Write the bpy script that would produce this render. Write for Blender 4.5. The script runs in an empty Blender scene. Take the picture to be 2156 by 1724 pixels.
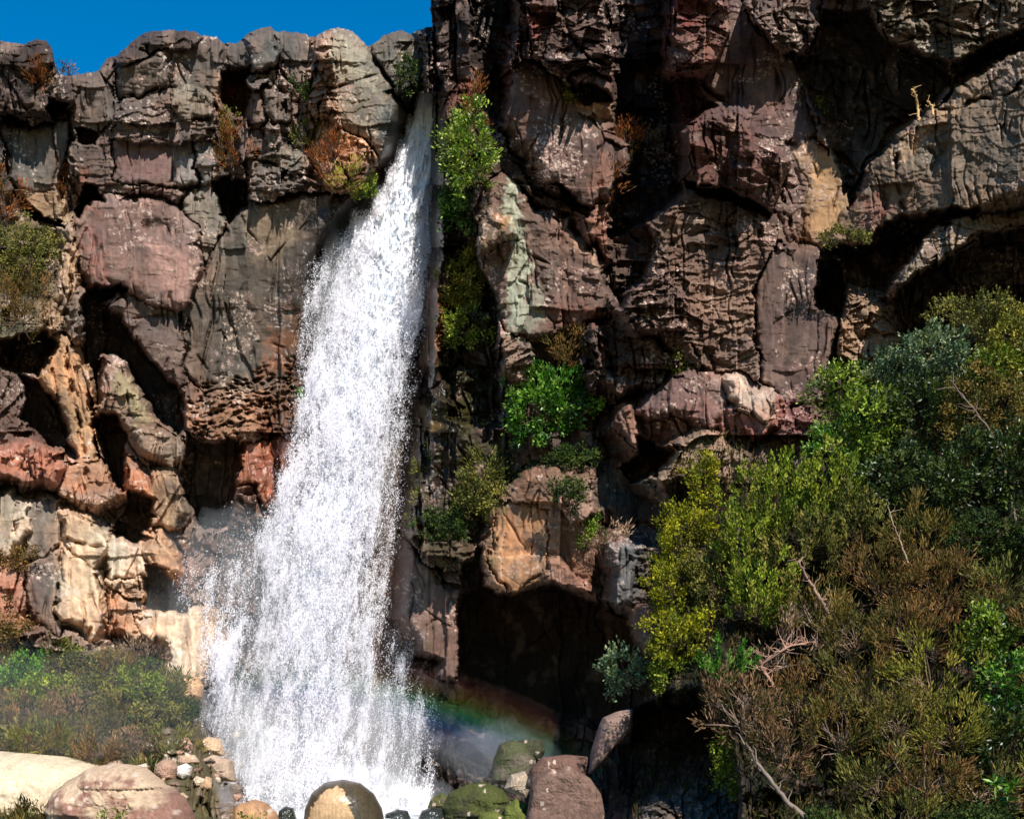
import bpy, math, random
import numpy as np
from math import radians, sin, cos, pi
C = bpy.context.scene.collection
sc = bpy.context.scene
# ---------------------------------------------------------------- camera, sky, sun, exposure
K = 0.0003325                     # metres per layout unit at 1 m distance
CU, HV, CZ = 1078.0, 1550.0, 2.0  # optical column, horizon row, eye height
cam = bpy.data.cameras.new('camera'); cam_o = bpy.data.objects.new('camera', cam); C.objects.link(cam_o)
cam.sensor_width = 36.0; cam.sensor_fit = 'HORIZONTAL'
cam.lens = 36.0 / (2156 * K)
cam.shift_y = (HV - 862.0) / 2156.0
cam_o.location = (0, 0, CZ); cam_o.rotation_euler = (radians(90), 0, 0)
cam.clip_start = 0.1; cam.clip_end = 2000
sc.camera = cam_o
SUN_EL, SUN_AZ = 42.0, 20.0       # sun behind the camera, to its right
w = bpy.data.worlds.new("World"); sc.world = w; w.use_nodes = True
nt = w.node_tree; bg = nt.nodes['Background']
sky = nt.nodes.new('ShaderNodeTexSky'); sky.sky_type = 'NISHITA'; sky.sun_disc = False
sky.sun_elevation = radians(SUN_EL); sky.sun_rotation = radians(180 - SUN_AZ)
sky.air_density = 1.6; sky.dust_density = 0.2; sky.ozone_density = 3.0; sky.altitude = 1200
hs = nt.nodes.new('ShaderNodeHueSaturation'); hs.inputs['Saturation'].default_value = 1.9; hs.inputs['Hue'].default_value = 0.505
nt.links.new(sky.outputs[0], hs.inputs['Color']); nt.links.new(hs.outputs[0], bg.inputs[0])
bg.inputs[1].default_value = 0.088
sl = bpy.data.lights.new('sun', 'SUN'); sl.energy = 4.8; sl.angle = radians(0.5); sl.color = (1.0, 0.955, 0.885)
so = bpy.data.objects.new('sun', sl); C.objects.link(so)
so.rotation_euler = (radians(90 - SUN_EL), 0, radians(SUN_AZ)); so.location = (15, -30, 40)
sc.view_settings.view_transform = 'Standard'; sc.view_settings.look = 'None'
sc.view_settings.exposure = 0.45; sc.view_settings.gamma = 1.0
sc.cycles.max_bounces = 12; sc.cycles.diffuse_bounces = 6; sc.cycles.transmission_bounces = 8; sc.cycles.transparent_max_bounces = 12
sc.cycles.volume_bounces = 1
# ---------------------------------------------------------------- helpers
def at(u, v, Y):
    return np.array([(u - CU) * K * Y, Y, CZ + (HV - v) * K * Y])
def lin(c):
    c = np.asarray(c, dtype=np.float64) / 255.0
    return np.where(c <= 0.04045, c / 12.92, ((c + 0.055) / 1.055) ** 2.4)
GT = np.random.RandomState(5).rand(1024).astype(np.float32)
GC, GS = np.cos(GT * 2 * pi), np.sin(GT * 2 * pi)
def hsh(xi, yi, seed):
    h = (xi * 374761393 + yi * 668265263 + seed * 974634777) & 0x7fffffff
    h = ((h ^ (h >> 13)) * 1274126177) & 0x7fffffff
    return (h ^ (h >> 16)) & 1023
def perlin(x, y, seed=0):
    x = np.asarray(x, np.float32); y = np.asarray(y, np.float32)
    xi = np.floor(x).astype(np.int64); yi = np.floor(y).astype(np.int64)
    fx = (x - xi).astype(np.float32); fy = (y - yi).astype(np.float32)
    ux = fx * fx * fx * (fx * (fx * 6 - 15) + 10); uy = fy * fy * fy * (fy * (fy * 6 - 15) + 10)
    def g(a, b):
        h = hsh(xi + a, yi + b, seed); return GC[h] * (fx - a) + GS[h] * (fy - b)
    a, b, c, d = g(0, 0), g(1, 0), g(0, 1), g(1, 1)
    t = a + ux * (b - a); s = c + ux * (d - c)
    return (t + uy * (s - t)) * 1.5
def fbm(x, y, seed=0, o=4, gain=0.5):
    r = 0; a = 1.0
    for i in range(o):
        r = r + a * perlin(x * 2 ** i, y * 2 ** i, seed + i * 17); a *= gain
    return r
def facets(x, y, seed, kap=0.5, g=0.9):
    """union of randomly tilted planes, one per jittered cell; also the distance to the seam and to the cell centre"""
    x = np.asarray(x, np.float32); y = np.asarray(y, np.float32)
    xi = np.floor(x).astype(np.int64); yi = np.floor(y).astype(np.int64)
    best = np.full(x.shape, -9, np.float32); sec = best.copy(); dmin = np.full(x.shape, 9, np.float32); rid = np.zeros(x.shape, np.float32)
    for a in (-1, 0, 1):
        for b in (-1, 0, 1):
            h1 = hsh(xi + a, yi + b, seed); h2 = hsh(xi + a, yi + b, seed + 7); h3 = hsh(xi + a, yi + b, seed + 13)
            dx = x - (xi + a + GT[h1]); dy = y - (yi + b + GT[h2])
            d2 = dx * dx + dy * dy
            h = GT[h3] * 0.6 + g * (GC[h1] * dx + GS[h1] * dy) * GT[(h2 * 7) & 1023] - kap * d2
            m = h > best
            sec = np.where(m, best, np.maximum(sec, h)); best = np.where(m, h, best)
            rid = np.where(m, GT[(h1 * 3 + h2) & 1023], rid)
            dmin = np.minimum(dmin, d2)
    return best, best - sec, np.sqrt(dmin), rid
def ss(a, b, x):
    t = np.clip((x - a) / (b - a), 0, 1); return t * t * (3 - 2 * t)
def PT(s):
    return np.array([[float(q) for q in p.split(',')] for p in s.split()])
def sdf(P, x, y, closed=True):
    d = np.full(x.shape, 1e9, np.float32); ins = np.zeros(x.shape, bool); n = len(P)
    for i in range(n if closed else n - 1):
        x0, y0 = P[i]; x1, y1 = P[(i + 1) % n]
        ex, ey = x1 - x0, y1 - y0; px, py = x - x0, y - y0
        t = np.clip((px * ex + py * ey) / (ex * ex + ey * ey + 1e-9), 0, 1)
        d = np.minimum(d, (px - t * ex) ** 2 + (py - t * ey) ** 2)
        if closed and y0 != y1:
            c = ((y0 <= y) != (y1 <= y)) & (x < ex * (y - y0) / ey + x0); ins ^= c
    d = np.sqrt(d); return np.where(ins, -d, d) if closed else d
def mesh(name, V, F, mat, col=None, smooth=True, parent=None):
    me = bpy.data.meshes.new(name); V = np.asarray(V, np.float32); F = np.asarray(F, np.int32); k = F.shape[1]
    me.vertices.add(len(V)); me.vertices.foreach_set('co', V.ravel())
    me.loops.add(F.size); me.loops.foreach_set('vertex_index', F.ravel())
    me.polygons.add(len(F)); me.polygons.foreach_set('loop_start', np.arange(0, F.size, k, dtype=np.int32))
    me.polygons.foreach_set('use_smooth', np.full(len(F), smooth))
    if col is not None:
        a = me.color_attributes.new('Col', 'FLOAT_COLOR', 'POINT')
        col = np.asarray(col); cc = np.zeros((len(V), 4), np.float32); cc[:, :col.shape[1]] = col; a.data.foreach_set('color', cc.ravel())
    me.update(calc_edges=True)
    me.materials.append(mat)
    o = bpy.data.objects.new(name, me); C.objects.link(o)
    if parent is not None:
        o.parent = parent
    return o
def outward(o):
    import bmesh
    b = bmesh.new(); b.from_mesh(o.data); bmesh.ops.recalc_face_normals(b, faces=b.faces); b.to_mesh(o.data); b.free(); return o
def place(o, loc):
    """move the origin of a top-level mesh to loc, keeping its vertices where they are"""
    from mathutils import Matrix, Vector
    o.data.transform(Matrix.Translation(-Vector(loc))); o.location = loc
def empty(name, loc):
    o = bpy.data.objects.new(name, None); C.objects.link(o); o.location = loc; o.empty_display_size = 0.2; return o
def tag(o, label=None, cat=None, group=None, kind=None):
    if label: o['label'] = label
    if cat: o['category'] = cat
    if group: o['group'] = group
    if kind: o['kind'] = kind
    return o
# ---------------------------------------------------------------- materials
def newmat(name):
    m = bpy.data.materials.new(name); m.use_nodes = True; t = m.node_tree
    return m, t, t.nodes['Principled BSDF'], t.nodes['Material Output']
def rockmat(name, bump=0.16, sc1=5.0, rough=0.85, spec=0.25):
    m, t, b, out = newmat(name)
    at_ = t.nodes.new('ShaderNodeAttribute'); at_.attribute_name = 'Col'
    tc = t.nodes.new('ShaderNodeTexCoord')
    n1 = t.nodes.new('ShaderNodeTexNoise'); n1.inputs['Scale'].default_value = sc1; n1.inputs['Detail'].default_value = 7; n1.inputs['Roughness'].default_value = 0.68
    t.links.new(tc.outputs['Object'], n1.inputs['Vector'])
    r = t.nodes.new('ShaderNodeMapRange'); r.inputs[1].default_value = 0.32; r.inputs[2].default_value = 0.68; r.inputs[3].default_value = 0.76; r.inputs[4].default_value = 1.22
    t.links.new(n1.outputs['Fac'], r.inputs[0])
    mx = t.nodes.new('ShaderNodeVectorMath'); mx.operation = 'SCALE'
    t.links.new(at_.outputs['Color'], mx.inputs[0]); t.links.new(r.outputs[0], mx.inputs['Scale'])
    t.links.new(mx.outputs[0], b.inputs['Base Color'])
    n2 = t.nodes.new('ShaderNodeTexNoise'); n2.inputs['Scale'].default_value = 3.2; n2.inputs['Detail'].default_value = 9; n2.inputs['Roughness'].default_value = 0.7
    t.links.new(tc.outputs['Object'], n2.inputs['Vector'])
    bp = t.nodes.new('ShaderNodeBump'); bp.inputs['Strength'].default_value = bump; bp.inputs['Distance'].default_value = 0.16
    t.links.new(n2.outputs['Fac'], bp.inputs['Height']); t.links.new(bp.outputs[0], b.inputs['Normal'])
    b.inputs['Roughness'].default_value = rough; b.inputs['Specular IOR Level'].default_value = spec
    if name == 'rock_face':      # the attribute's fourth channel holds how wet the stone is
        rr = t.nodes.new('ShaderNodeMapRange'); rr.inputs[3].default_value = rough; rr.inputs[4].default_value = .28
        t.links.new(at_.outputs['Alpha'], rr.inputs[0]); t.links.new(rr.outputs[0], b.inputs['Roughness'])
    return m
M_ROCK = rockmat('rock_face')
M_BOULDER = rockmat('boulder_stone', 0.45, 14)
M_WET = rockmat('wet_stone', 0.12, 14, 0.28, 0.6)
def leafmat(name, rough=0.5, trans=0.25, spec=0.4):
    m, t, b, out = newmat(name)
    a = t.nodes.new('ShaderNodeAttribute'); a.attribute_name = 'Col'
    t.links.new(a.outputs['Color'], b.inputs['Base Color'])
    b.inputs['Roughness'].default_value = rough; b.inputs['Specular IOR Level'].default_value = spec
    tr = t.nodes.new('ShaderNodeBsdfTranslucent'); t.links.new(a.outputs['Color'], tr.inputs['Color'])
    mx = t.nodes.new('ShaderNodeMixShader'); mx.inputs[0].default_value = trans
    t.links.new(b.outputs[0], mx.inputs[1]); t.links.new(tr.outputs[0], mx.inputs[2]); t.links.new(mx.outputs[0], out.inputs[0])
    return m
M_LEAF = leafmat('glossy_leaf', 0.38, 0.2, 0.45)
M_HEATH = leafmat('heath_leaf', 0.7, 0.15, 0.2)
M_BARK = leafmat('bark', 0.85, 0.0, 0.2)
# ---------------------------------------------------------------- the cliff: one relief built block by block
def axis(lo, a, b, hi, st, far):
    return np.concatenate([np.arange(lo, a, far), np.arange(a, b, st), np.arange(b, hi, far)]).astype(np.float32)
AU = axis(-420, -24, 2180, 2560, 1.75, 7.0); AV = axis(-140, -16, 1740, 1830, 1.75, 6.0)
GU, GV = np.meshgrid(AU, AV)
WU = GU + 8 * perlin(GU / 75, GV / 75, 1) + 4 * perlin(GU / 26, GV / 26, 2) + 1.8 * perlin(GU / 9, GV / 9, 3)
WV = GV + 8 * perlin(GU / 75, GV / 75, 4) + 4 * perlin(GU / 26, GV / 26, 5) + 1.8 * perlin(GU / 9, GV / 9, 6)
COLS = dict(dk=(74, 60, 55), br=(112, 88, 79), bg=(116, 100, 90), mv=(112, 91, 84), pk=(168, 124, 118), gy=(106, 100, 95), bl=(104, 110, 114),
            tn=(190, 152, 112), gd=(205, 158, 98), og=(190, 122, 78), rd=(158, 78, 62), cr=(232, 205, 176), lt=(142, 132, 116), gn=(128, 124, 98),
            ol=(112, 104, 78), bk=(82, 70, 64), so=(60, 50, 36), mo=(96, 92, 48), wt=(245, 225, 205))
_, _, _, ja = facets(GU / 15, GV / 18, 401); _, _, _, jb = facets(GU / 42, GV / 50, 402)
SU0, SV0 = WU.copy(), WV.copy()
WU += 5.5 * (ja - .5) + 11 * (jb - .5); WV += 5.5 * ((ja * 7.31) % 1 - .5) + 11 * ((jb * 5.77) % 1 - .5)
# background: left wall leans out slowly; the buttress right of the falls stands 4 m forward; heathland banks run towards the viewer
D = 0.0 + 1.6 * ss(400, 1100, WV) + 1.2 * ss(1050, 1350, WV) * (1 - ss(420, 520, WU)) + 0 * GU
D = np.minimum(D, 1.3 + 3 * (1 - ss(420, 470, WU)))
right = 2.1 + 1.3 * np.maximum(ss(905, 1000, WU), ss(600, 800, WV)) + 1.4 * ss(1300, 1700, WU) + 1.6 * ss(1700, 2150, WU) - 0.4 * ss(700, 1300, WV)
D = np.where(WU > 903 + 0 * GV, right, D)
D = np.where((WV > 1150) & (WU > 903) & (WU < 1240), 2.6, D)
D = np.where((WV > 1400) & (WU > 820) & (WU < 1300), np.minimum(D, 0.2), D)
COL = np.zeros(GU.shape + (3,), np.float32); COL[:] = lin(COLS['br'])
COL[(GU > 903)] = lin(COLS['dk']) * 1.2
RG = np.full(GU.shape, 0.8, np.float32); ST = np.zeros(GU.shape, np.float32); SMO = np.zeros(GU.shape, np.float32)
def blur(A, n):
    for ax in (0, 1):
        c = np.cumsum(np.concatenate([np.repeat(np.take(A, [0], ax), n + 1, ax), A, np.repeat(np.take(A, [-1], ax), n, ax)], ax), ax, dtype=np.float64)
        L_ = A.shape[ax]; A = (np.take(c, range(2 * n + 1, 2 * n + 1 + L_), ax) - np.take(c, range(0, L_), ax)) / (2 * n + 1)
    return A.astype(np.float32)
def win(P, m):
    u0, v0 = P.min(0) - m; u1, v1 = P.max(0) + m
    i0, i1 = np.searchsorted(AV, [v0, v1]); j0, j1 = np.searchsorted(AU, [u0, u1])
    return slice(max(i0, 0), i1), slice(max(j0, 0), j1)
def B(s, top, tx=0, tz=0, bev=18, bd=0.35, col='br', rg=0.5, st=0, slope=0.06, sm=0, force=0):
    P = PT(s); c = P.mean(0); m = 70; w_ = win(P, m); x, y = WU[w_], WV[w_]
    if x.size == 0: return
    d = sdf(P, x, y); t = np.clip(-d / bev, 0, 1)
    h = top + tx * (x - c[0]) / 100 + tz * (c[1] - y) / 100 - bd * .28 * (1 - t) ** 2 - slope * np.maximum(d, 0) - 0.06 * (d > 0)
    cur = D[w_]; k = (h > cur) if not force else ((h > cur) | (d < 0))
    k &= d < m - 6
    D[w_] = np.where(k, h, cur)
    cc = lin(COLS[col] if isinstance(col, str) else col)
    edge = np.clip(1 + 0.0 * d, 0, 1)[..., None]
    COL[w_] = np.where((k & (d < 14))[..., None], cc * edge, COL[w_])
    RG[w_] = np.where(k, rg, RG[w_]); ST[w_] = np.where(k, st, ST[w_]); SMO[w_] = np.where(k, sm, SMO[w_])
def R(s, floor, slope=0.25, col=None, rg=0.6, tx=0, tz=0):
    P = PT(s); c = P.mean(0); w_ = win(P, 40); x, y = WU[w_], WV[w_]
    if x.size == 0: return
    d = sdf(P, x, y)
    h = floor + tx * (x - c[0]) / 100 + tz * (c[1] - y) / 100 + slope * np.maximum(d + 4, 0)
    cur = D[w_]; k = h < cur; D[w_] = np.where(k, h, cur); RG[w_] = np.where(k & (d < 0), rg, RG[w_])
    if col is not None:
        COL[w_] = np.where((k & (d < 0))[..., None], lin(COLS[col] if isinstance(col, str) else col), COL[w_])
def CR(s, width=5, depth=0.6):
    P = PT(s); w_ = win(P, width * 4); d = sdf(P, WU[w_], WV[w_], False)
    D[w_] -= depth * .6 * np.exp(-(d / width) ** 2) * np.clip(.5 + 1.4 * perlin(WU[w_] / 30, WV[w_] / 30, 19), 0, 1.2)
def SKY(s): return PT(s)
# --- left wall: top row
B('-400,60 -250,40 -120,80 0,85 50,92 75,80 105,85 116,130 132,190 146,218 110,232 60,242 5,228 -100,300 -400,400', 1.5, 0.2, 0.2, 30, .6, 'dk', .9)
B('155,165 205,152 236,190 241,250 222,262 160,300 152,230', .9, .1, 0, 14, .3, 'bg', .35)
B('208,150 250,112 258,190 245,232 218,168', .6, 0, 0, 10, .3, 'dk', .7)
B('248,122 290,78 340,60 412,63 424,78 402,100 350,105 270,138', 1.3, 0, -.4, 20, .5, 'dk', .8)
B('255,140 345,112 352,178 300,204 256,203', 1.7, .1, .5, 10, .25, 'bg', .25, sm=1)
B('350,108 418,82 468,86 472,150 458,240 450,212 405,190 362,186', 1.2, .3, 0, 14, .4, 'bg', .35)
B('468,88 505,90 520,70 520,130 475,140', .5, 0, 0, 10, .2, 'gy', .4)
B('240,214 350,192 420,185 456,214 450,290 415,305 300,300 240,290', 1.15, 0, -.2, 12, .3, 'mv', .4, .45)
B('365,200 392,182 420,185 452,212 440,245 400,250 372,235', 1.45, 0, -.3, 12, .35, 'lt', .6)
B('158,300 240,262 245,290 245,372 300,385 395,402 370,424 280,402 200,424 165,402 140,340', .85, 0, -.2, 14, .3, 'mv', .45, .2)
B('240,286 330,280 412,296 416,380 360,400 300,388 242,380', 1.25, 0, -.15, 10, .25, (120, 96, 90), .25, sm=1)
B('412,215 452,225 456,380 440,395 415,380', .8, 0, 0, 6, .2, 'tn', .6, .8)
# far left column
B('5,262 60,268 90,262 142,248 137,330 126,372 124,402 60,412 28,392 8,300', 1.1, .15, -.1, 16, .5, 'gy', .25, sm=1)
B('28,408 80,396 124,400 126,472 72,442 45,418', 1.0, .2, .1, 8, .3, 'tn', .3)
B('-300,420 0,440 60,450 128,480 132,560 125,640 80,690 0,720 -300,760', .9, 0, -.6, 30, .5, 'ol', .8)
B('-300,250 -5,270 10,330 28,400 0,440 -300,440', .4, 0, 0, 14, .4, 'dk', .8)
# pink dome and companions
B('163,470 185,424 215,412 290,428 360,440 398,470 422,540 416,592 396,640 386,652 330,640 280,622 200,606 176,562 160,505', 1.75, .1, -.15, 26, .55, (140, 108, 99), .3, sm=1)
B('386,440 412,400 446,378 466,400 477,460 462,480 442,560 424,540 402,480', 1.0, .1, -.2, 8, .3, (144, 134, 120), .3)
B('415,302 452,300 455,345 440,352 420,350', 1.05, 0, -.5, 6, .2, 'bl', .4)
B('418,340 448,338 450,382 420,385', 1.1, 0, 0, 6, .2, (150, 148, 142), .3)
B('467,500 520,432 560,428 640,412 700,416 704,440 668,520 645,600 632,740 605,800 520,832 430,826 386,782 376,700 396,640 432,580', 1.55, -.1, .12, 8, .4, (108, 94, 82), .16, sm=1)
B('215,650 272,628 380,650 388,800 370,812 340,790 302,740 272,690 250,664', 1.35, 0, -.1, 14, .4, 'mv', .4)
B('200,604 280,622 386,650 380,664 300,650 215,640', 1.0, 0, -.8, 8, .2, 'br', .7)
# upper middle rubble and right-hand crest of the left wall
B('470,140 520,120 560,140 560,260 545,380 520,430 465,440 455,380 456,240', -.3, 0, -.2, 20, .3, 'dk', .9)
B('518,92 545,60 572,54 584,64 588,112 572,132 538,142 522,128', 1.1, 0, -.2, 14, .4, 'gy', .4)
B('586,68 662,76 656,132 592,152', .95, .1, 0, 14, .4, 'gy', .35)
B('592,145 652,128 664,190 624,212 582,182', .8, 0, 0, 12, .3, 'mv', .6)
B('520,190 560,170 600,205 655,215 664,250 655,380 600,410 540,400 520,330', .8, 0, -.3, 20, .4, (112, 100, 92), 1.1, .5)
B('520,205 552,200 558,262 532,268', 1.2, 0, 0, 12, .3, 'mv', .3)
B('560,190 610,200 612,250 580,262 560,240', 1.25, 0, 0, 14, .4, 'gy', .5)
B('590,300 640,296 652,340 600,352 565,350', 1.0, 0, 0, 6, .3, 'lt', .9, .3)
B('540,350 650,345 700,372 690,412 560,432 520,430 500,400', .9, 0, -.5, 12, .4, 'br', 1.0, .6)
B('505,270 560,262 575,330 545,345 515,340', .9, 0, -.2, 12, .3, 'mv', .7)
B('662,82 700,60 738,60 762,90 780,130 832,210 868,250 866,270 830,322 795,332 772,292 720,262 678,190 664,130', 1.7, .25, -.2, 22, .7, 'lt', .35, .2, sm=1)
B('664,92 700,80 712,150 720,262 690,250 664,240 655,150', 1.75, 0, 0, 8, .3, (176, 134, 104), 1.1, 1.4)
B('664,242 720,256 782,290 788,332 765,395 700,402 668,330', 1.35, .1, -.2, 12, .4, (205, 142, 96), .9, .8)
B('775,102 812,72 845,62 866,80 882,120 902,150 906,200 872,242 842,202 800,152', .9, 0, -.2, 18, .5, (106, 98, 88), .7)
B('866,74 880,62 920,55 925,190 900,165 880,120', .7, 0, 0, 12, .4, 'gy', .5)
B('700,422 740,412 762,440 752,480 742,522 702,526 665,512 680,445', 1.2, -.1, .1, 14, .5, (92, 98, 104), .3, sm=1)
B('560,440 640,412 690,420 672,480 650,520 600,540 560,510', 1.3, 0, 0, 20, .3, (170, 150, 122), .25)
# --- left wall: lower half
B('120,480 150,470 168,520 150,625 135,645 118,690 92,700 100,640 128,560', 1.6, 0, -.1, 8, .4, 'tn', .6)
B('130,640 160,600 178,620 176,700 165,740 130,705 100,700', 1.4, 0, 0, 10, .3, 'bg', .9)
B('88,790 112,722 125,705 170,740 186,790 192,850 197,900 206,950 192,1000 160,962 142,900 132,850 120,822', 2.3, .3, -.1, 12, .5, (205, 155, 104), .35, sm=1)
B('208,762 240,758 272,800 292,840 332,900 366,930 376,960 366,992 340,972 300,950 266,902 240,872 195,856 195,800', 2.4, -.1, -.1, 12, .5, (150, 122, 100), .5)
B('385,850 470,822 600,788 640,800 640,900 596,922 520,935 450,922 390,902', 1.35, 0, -.3, 16, .3, (164, 116, 82), .9, .6)
B('520,932 562,924 640,930 600,1010 562,1062 545,1022 487,1016', 2.1, .2, -.1, 8, .3, (198, 114, 72), .3)
B('-300,880 0,890 50,950 0,960 -60,1000 -300,1010', 2.0, 0, -.2, 16, .5, 'br', .9)
B('-60,965 0,958 40,938 90,948 126,980 122,1002 60,1018 10,1003 -60,1015', 3.4, 0, -.6, 16, .5, (158, 98, 74), .9)
B('119,1020 160,962 212,968 242,1020 247,1042 200,1067 168,1062', 3.1, .1, -.7, 14, .5, (166, 120, 88), .5)
B('262,968 276,974 322,1030 316,1042 264,1022', 2.9, 0, -.8, 6, .3, 'og', .3)
B('319,1000 380,998 387,1080 372,1118 318,1106 315,1050', 3.0, .2, .05, 8, .4, (150, 122, 92), .3, sm=1)
B('380,1000 422,1060 470,1120 560,1149 560,1300 430,1290 400,1260 375,1200 372,1115', 1.6, 0, -.3, 20, .4, 'mv', .5)
B('420,1110 500,1060 545,1020 600,1060 620,1300 520,1300 460,1200', 1.3, 0, -.3, 20, .4, 'gy', .8)
# pale folded slabs bottom left
B('-300,1040 0,1040 22,1036 44,1070 30,1130 0,1180 -300,1200', 3.2, .3, -.3, 12, .5, 'lt', .3, sm=1)
B('38,1062 66,1066 60,1110 20,1170 0,1180 25,1120', 3.8, .5, 0, 9, .4, 'cr', .25, sm=1)
B('66,1062 96,1046 130,1056 122,1150 108,1200 60,1200 52,1130', 3.5, -.4, 0, 14, .5, 'gy', .3, sm=1)
B('52,1192 100,1130 130,1150 133,1250 122,1335 95,1322 70,1290 55,1240', 3.9, .4, -.3, 12, .5, (110, 92, 84), .25, sm=1)
B('136,1080 180,1090 218,1128 226,1150 202,1190 190,1200 160,1170 135,1140', 4.1, .2, -.2, 8, .4, (216, 178, 138), .3, sm=1)
B('128,1150 160,1170 192,1200 205,1235 217,1300 197,1347 177,1312 130,1302 118,1290 130,1230', 4.5, .2, -.35, 10, .5, (216, 180, 140), .25, sm=1)
B('-300,1190 0,1190 55,1190 60,1260 50,1330 0,1340 -300,1340', 3.4, 0, -.4, 16, .5, (186, 124, 92), .7)
B('218,1152 245,1138 302,1150 312,1212 232,1216', 3.8, 0, -.3, 8, .4, (206, 184, 160), .25, sm=1)
B('300,1152 330,1124 372,1180 376,1202 322,1192', 3.7, 0, -.3, 7, .3, (206, 156, 112), .25)
B('222,1222 312,1216 312,1262 270,1262 230,1240', 3.6, 0, .5, 6, .3, 'tn', .7, 1)
B('224,1236 272,1270 262,1322 236,1322', 4.0, .3, -.2, 7, .3, 'og', .4)
B('262,1322 272,1270 300,1262 335,1300 300,1330 280,1345', 3.9, 0, -.4, 7, .3, 'tn', .4)
B('280,1292 325,1280 380,1286 432,1285 470,1300 476,1380 440,1400 422,1422 378,1432 350,1452 360,1392 342,1352 292,1332', 4.3, -.2, -.5, 16, .6, (228, 196, 164), .2, sm=1)
B('50,1350 90,1322 215,1340 235,1400 200,1420 120,1412 70,1402', 4.2, 0, -.6, 14, .5, 'br', 1.6)
# recesses on the left
R('478,150 520,135 535,200 515,240 470,232', -1.6, col='bk')
R('15,242 62,250 60,262 14,264', -.8, col='bk')
R('110,222 142,226 142,240 118,246', -1.2, col='bk')
R('455,385 500,372 520,380 512,430 480,462 466,440', -2.0, col='bk')
R('160,262 178,258 212,285 200,303 162,300', -.6, col='dk')
R('182,384 205,395 215,420 190,424 170,460 164,440', -1.5, col='bk')
R('180,612 200,608 262,618 240,632 212,642 225,655 250,668 272,695 302,745 342,795 372,815 386,862 384,900 370,912 330,872 290,802 264,762 235,740 215,745 202,790 197,852 188,750 175,690', -1.7, col='bk')
R('200,868 240,876 264,930 262,1002 250,1030 232,992 214,952', -.6, col='bk')
R('40,795 90,815 120,830 136,902 142,935 160,965 90,935 50,885', -.8, col='bk')
R('50,450 128,480 125,472 70,440', -1.0, col='bk')
R('0,715 90,700 110,725 85,790 40,790 0,770', -1.6, col='bk', rg=1)
R('386,912 450,930 522,930 492,1012 480,1105 432,1108 402,1052 382,992', -.7, col='bk')
R('262,1030 318,1045 316,1105 290,1140 240,1120 262,1080', .2, col='bk')
R('306,1192 340,1198 402,1262 392,1286 312,1280', .6, col='bk')
R('250,700 290,745 330,830 300,880 340,905', -2, col='bk') if False else None
CR('95,850 130,905', 4, .8)
for s in ('240,120 258,200 240,290', '345,112 352,185', '140,300 165,402', '452,225 448,300', '415,300 420,420 390,450', '586,64 590,150 660,200', '664,80 664,250',
          '770,95 800,152 842,205 868,245', '160,505 130,700 190,1010', '386,650 384,810', '330,1110 318,1200', '50,1190 130,1140 220,1150', '130,1150 118,1300',
          '520,130 510,200', '560,262 540,345 600,352', '600,205 610,300 655,330', '0,1035 130,1060 240,1130'):
    CR(s, 4, .7)
# --- right buttress
B('905,-140 1000,-140 1000,60 1002,110 982,150 985,182 1006,210 1042,240 1032,302 940,322 924,290 912,150', 2.95, .8, 0, 10, .3, 'dk', 1.3, .7)
B('926,240 960,180 985,182 975,240 940,300', 3.5, 0, 0, 10, .3, (120, 76, 62), 1.0)
B('975,182 990,180 1016,236 1010,250 985,240', 4.0, 0, 0, 5, .3, (165, 92, 62), .5)
B('1066,28 1100,-10 1100,-140 1262,-140 1272,60 1292,130 1297,190 1252,172 1210,166 1200,200 1150,140 1120,110 1080,150 1058,150 1055,90', 4.6, .1, .2, 14, .5, (98, 76, 68), 1.5, 1)
B('1056,152 1100,128 1180,165 1212,225 1262,270 1292,310 1302,352 1290,402 1240,432 1200,412 1150,386 1120,342 1090,312 1070,262 1053,202', 5.2, .1, -.2, 34, .9, (112, 86, 78), .35, sm=1)
B('1202,420 1290,402 1302,352 1322,395 1292,432 1282,500 1285,552 1242,502', 4.6, .3, 0, 12, .5, (150, 104, 82), .6)
B('1204,208 1272,232 1252,244 1216,232', 4.8, 0, -1.5, 5, .2, 'tn', .2)
B('1216,240 1256,262 1290,290 1275,292 1230,270', 4.9, 0, -1, 5, .2, (110, 82, 74), .6)
B('1212,168 1245,160 1292,188 1284,196 1240,190 1225,178', 5.5, 0, 0, 5, .3, 'br', .5)
B('1342,332 1376,298 1402,332 1408,382 1392,432 1360,442 1340,402', 4.4, .3, 0, 9, .4, (140, 110, 92), .5)
B('1012,460 1030,392 1062,364 1092,390 1132,440 1192,462 1242,520 1282,572 1276,662 1202,692 1085,700 1052,652 1016,572 1002,512', 4.4, .1, -.3, 26, .7, (120, 96, 84), .5)
B('1000,482 1032,450 1072,468 1082,492 1042,512 1002,522', 5.2, 0, -.3, 12, .4, (132, 108, 80), .5)
B('1052,660 1110,690 1120,740 1110,800 1060,790 1050,720', 4.2, -.2, -.2, 8, .3, (150, 126, 108), .9, 1.4)
B('1402,-140 1560,-140 1700,-140 1742,-140 1732,60 1700,110 1662,112 1692,180 1702,222 1722,290 1782,342 1782,432 1732,522 1650,512 1632,452 1612,442 1640,380 1600,300 1550,240 1480,170 1420,160 1398,60', 5.0, .15, 0, 20, .6, (108, 86, 84), .3, .15, sm=1)
B('1402,-140 1500,-140 1540,60 1500,150 1420,165 1398,60', 5.15, 0, -.1, 14, .5, (124, 84, 74), 1.2, .8)
B('1560,0 1700,-10 1730,60 1690,110 1640,100 1600,60', 5.15, 0, -.1, 10, .4, (108, 90, 80), 1.2, .8)
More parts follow.
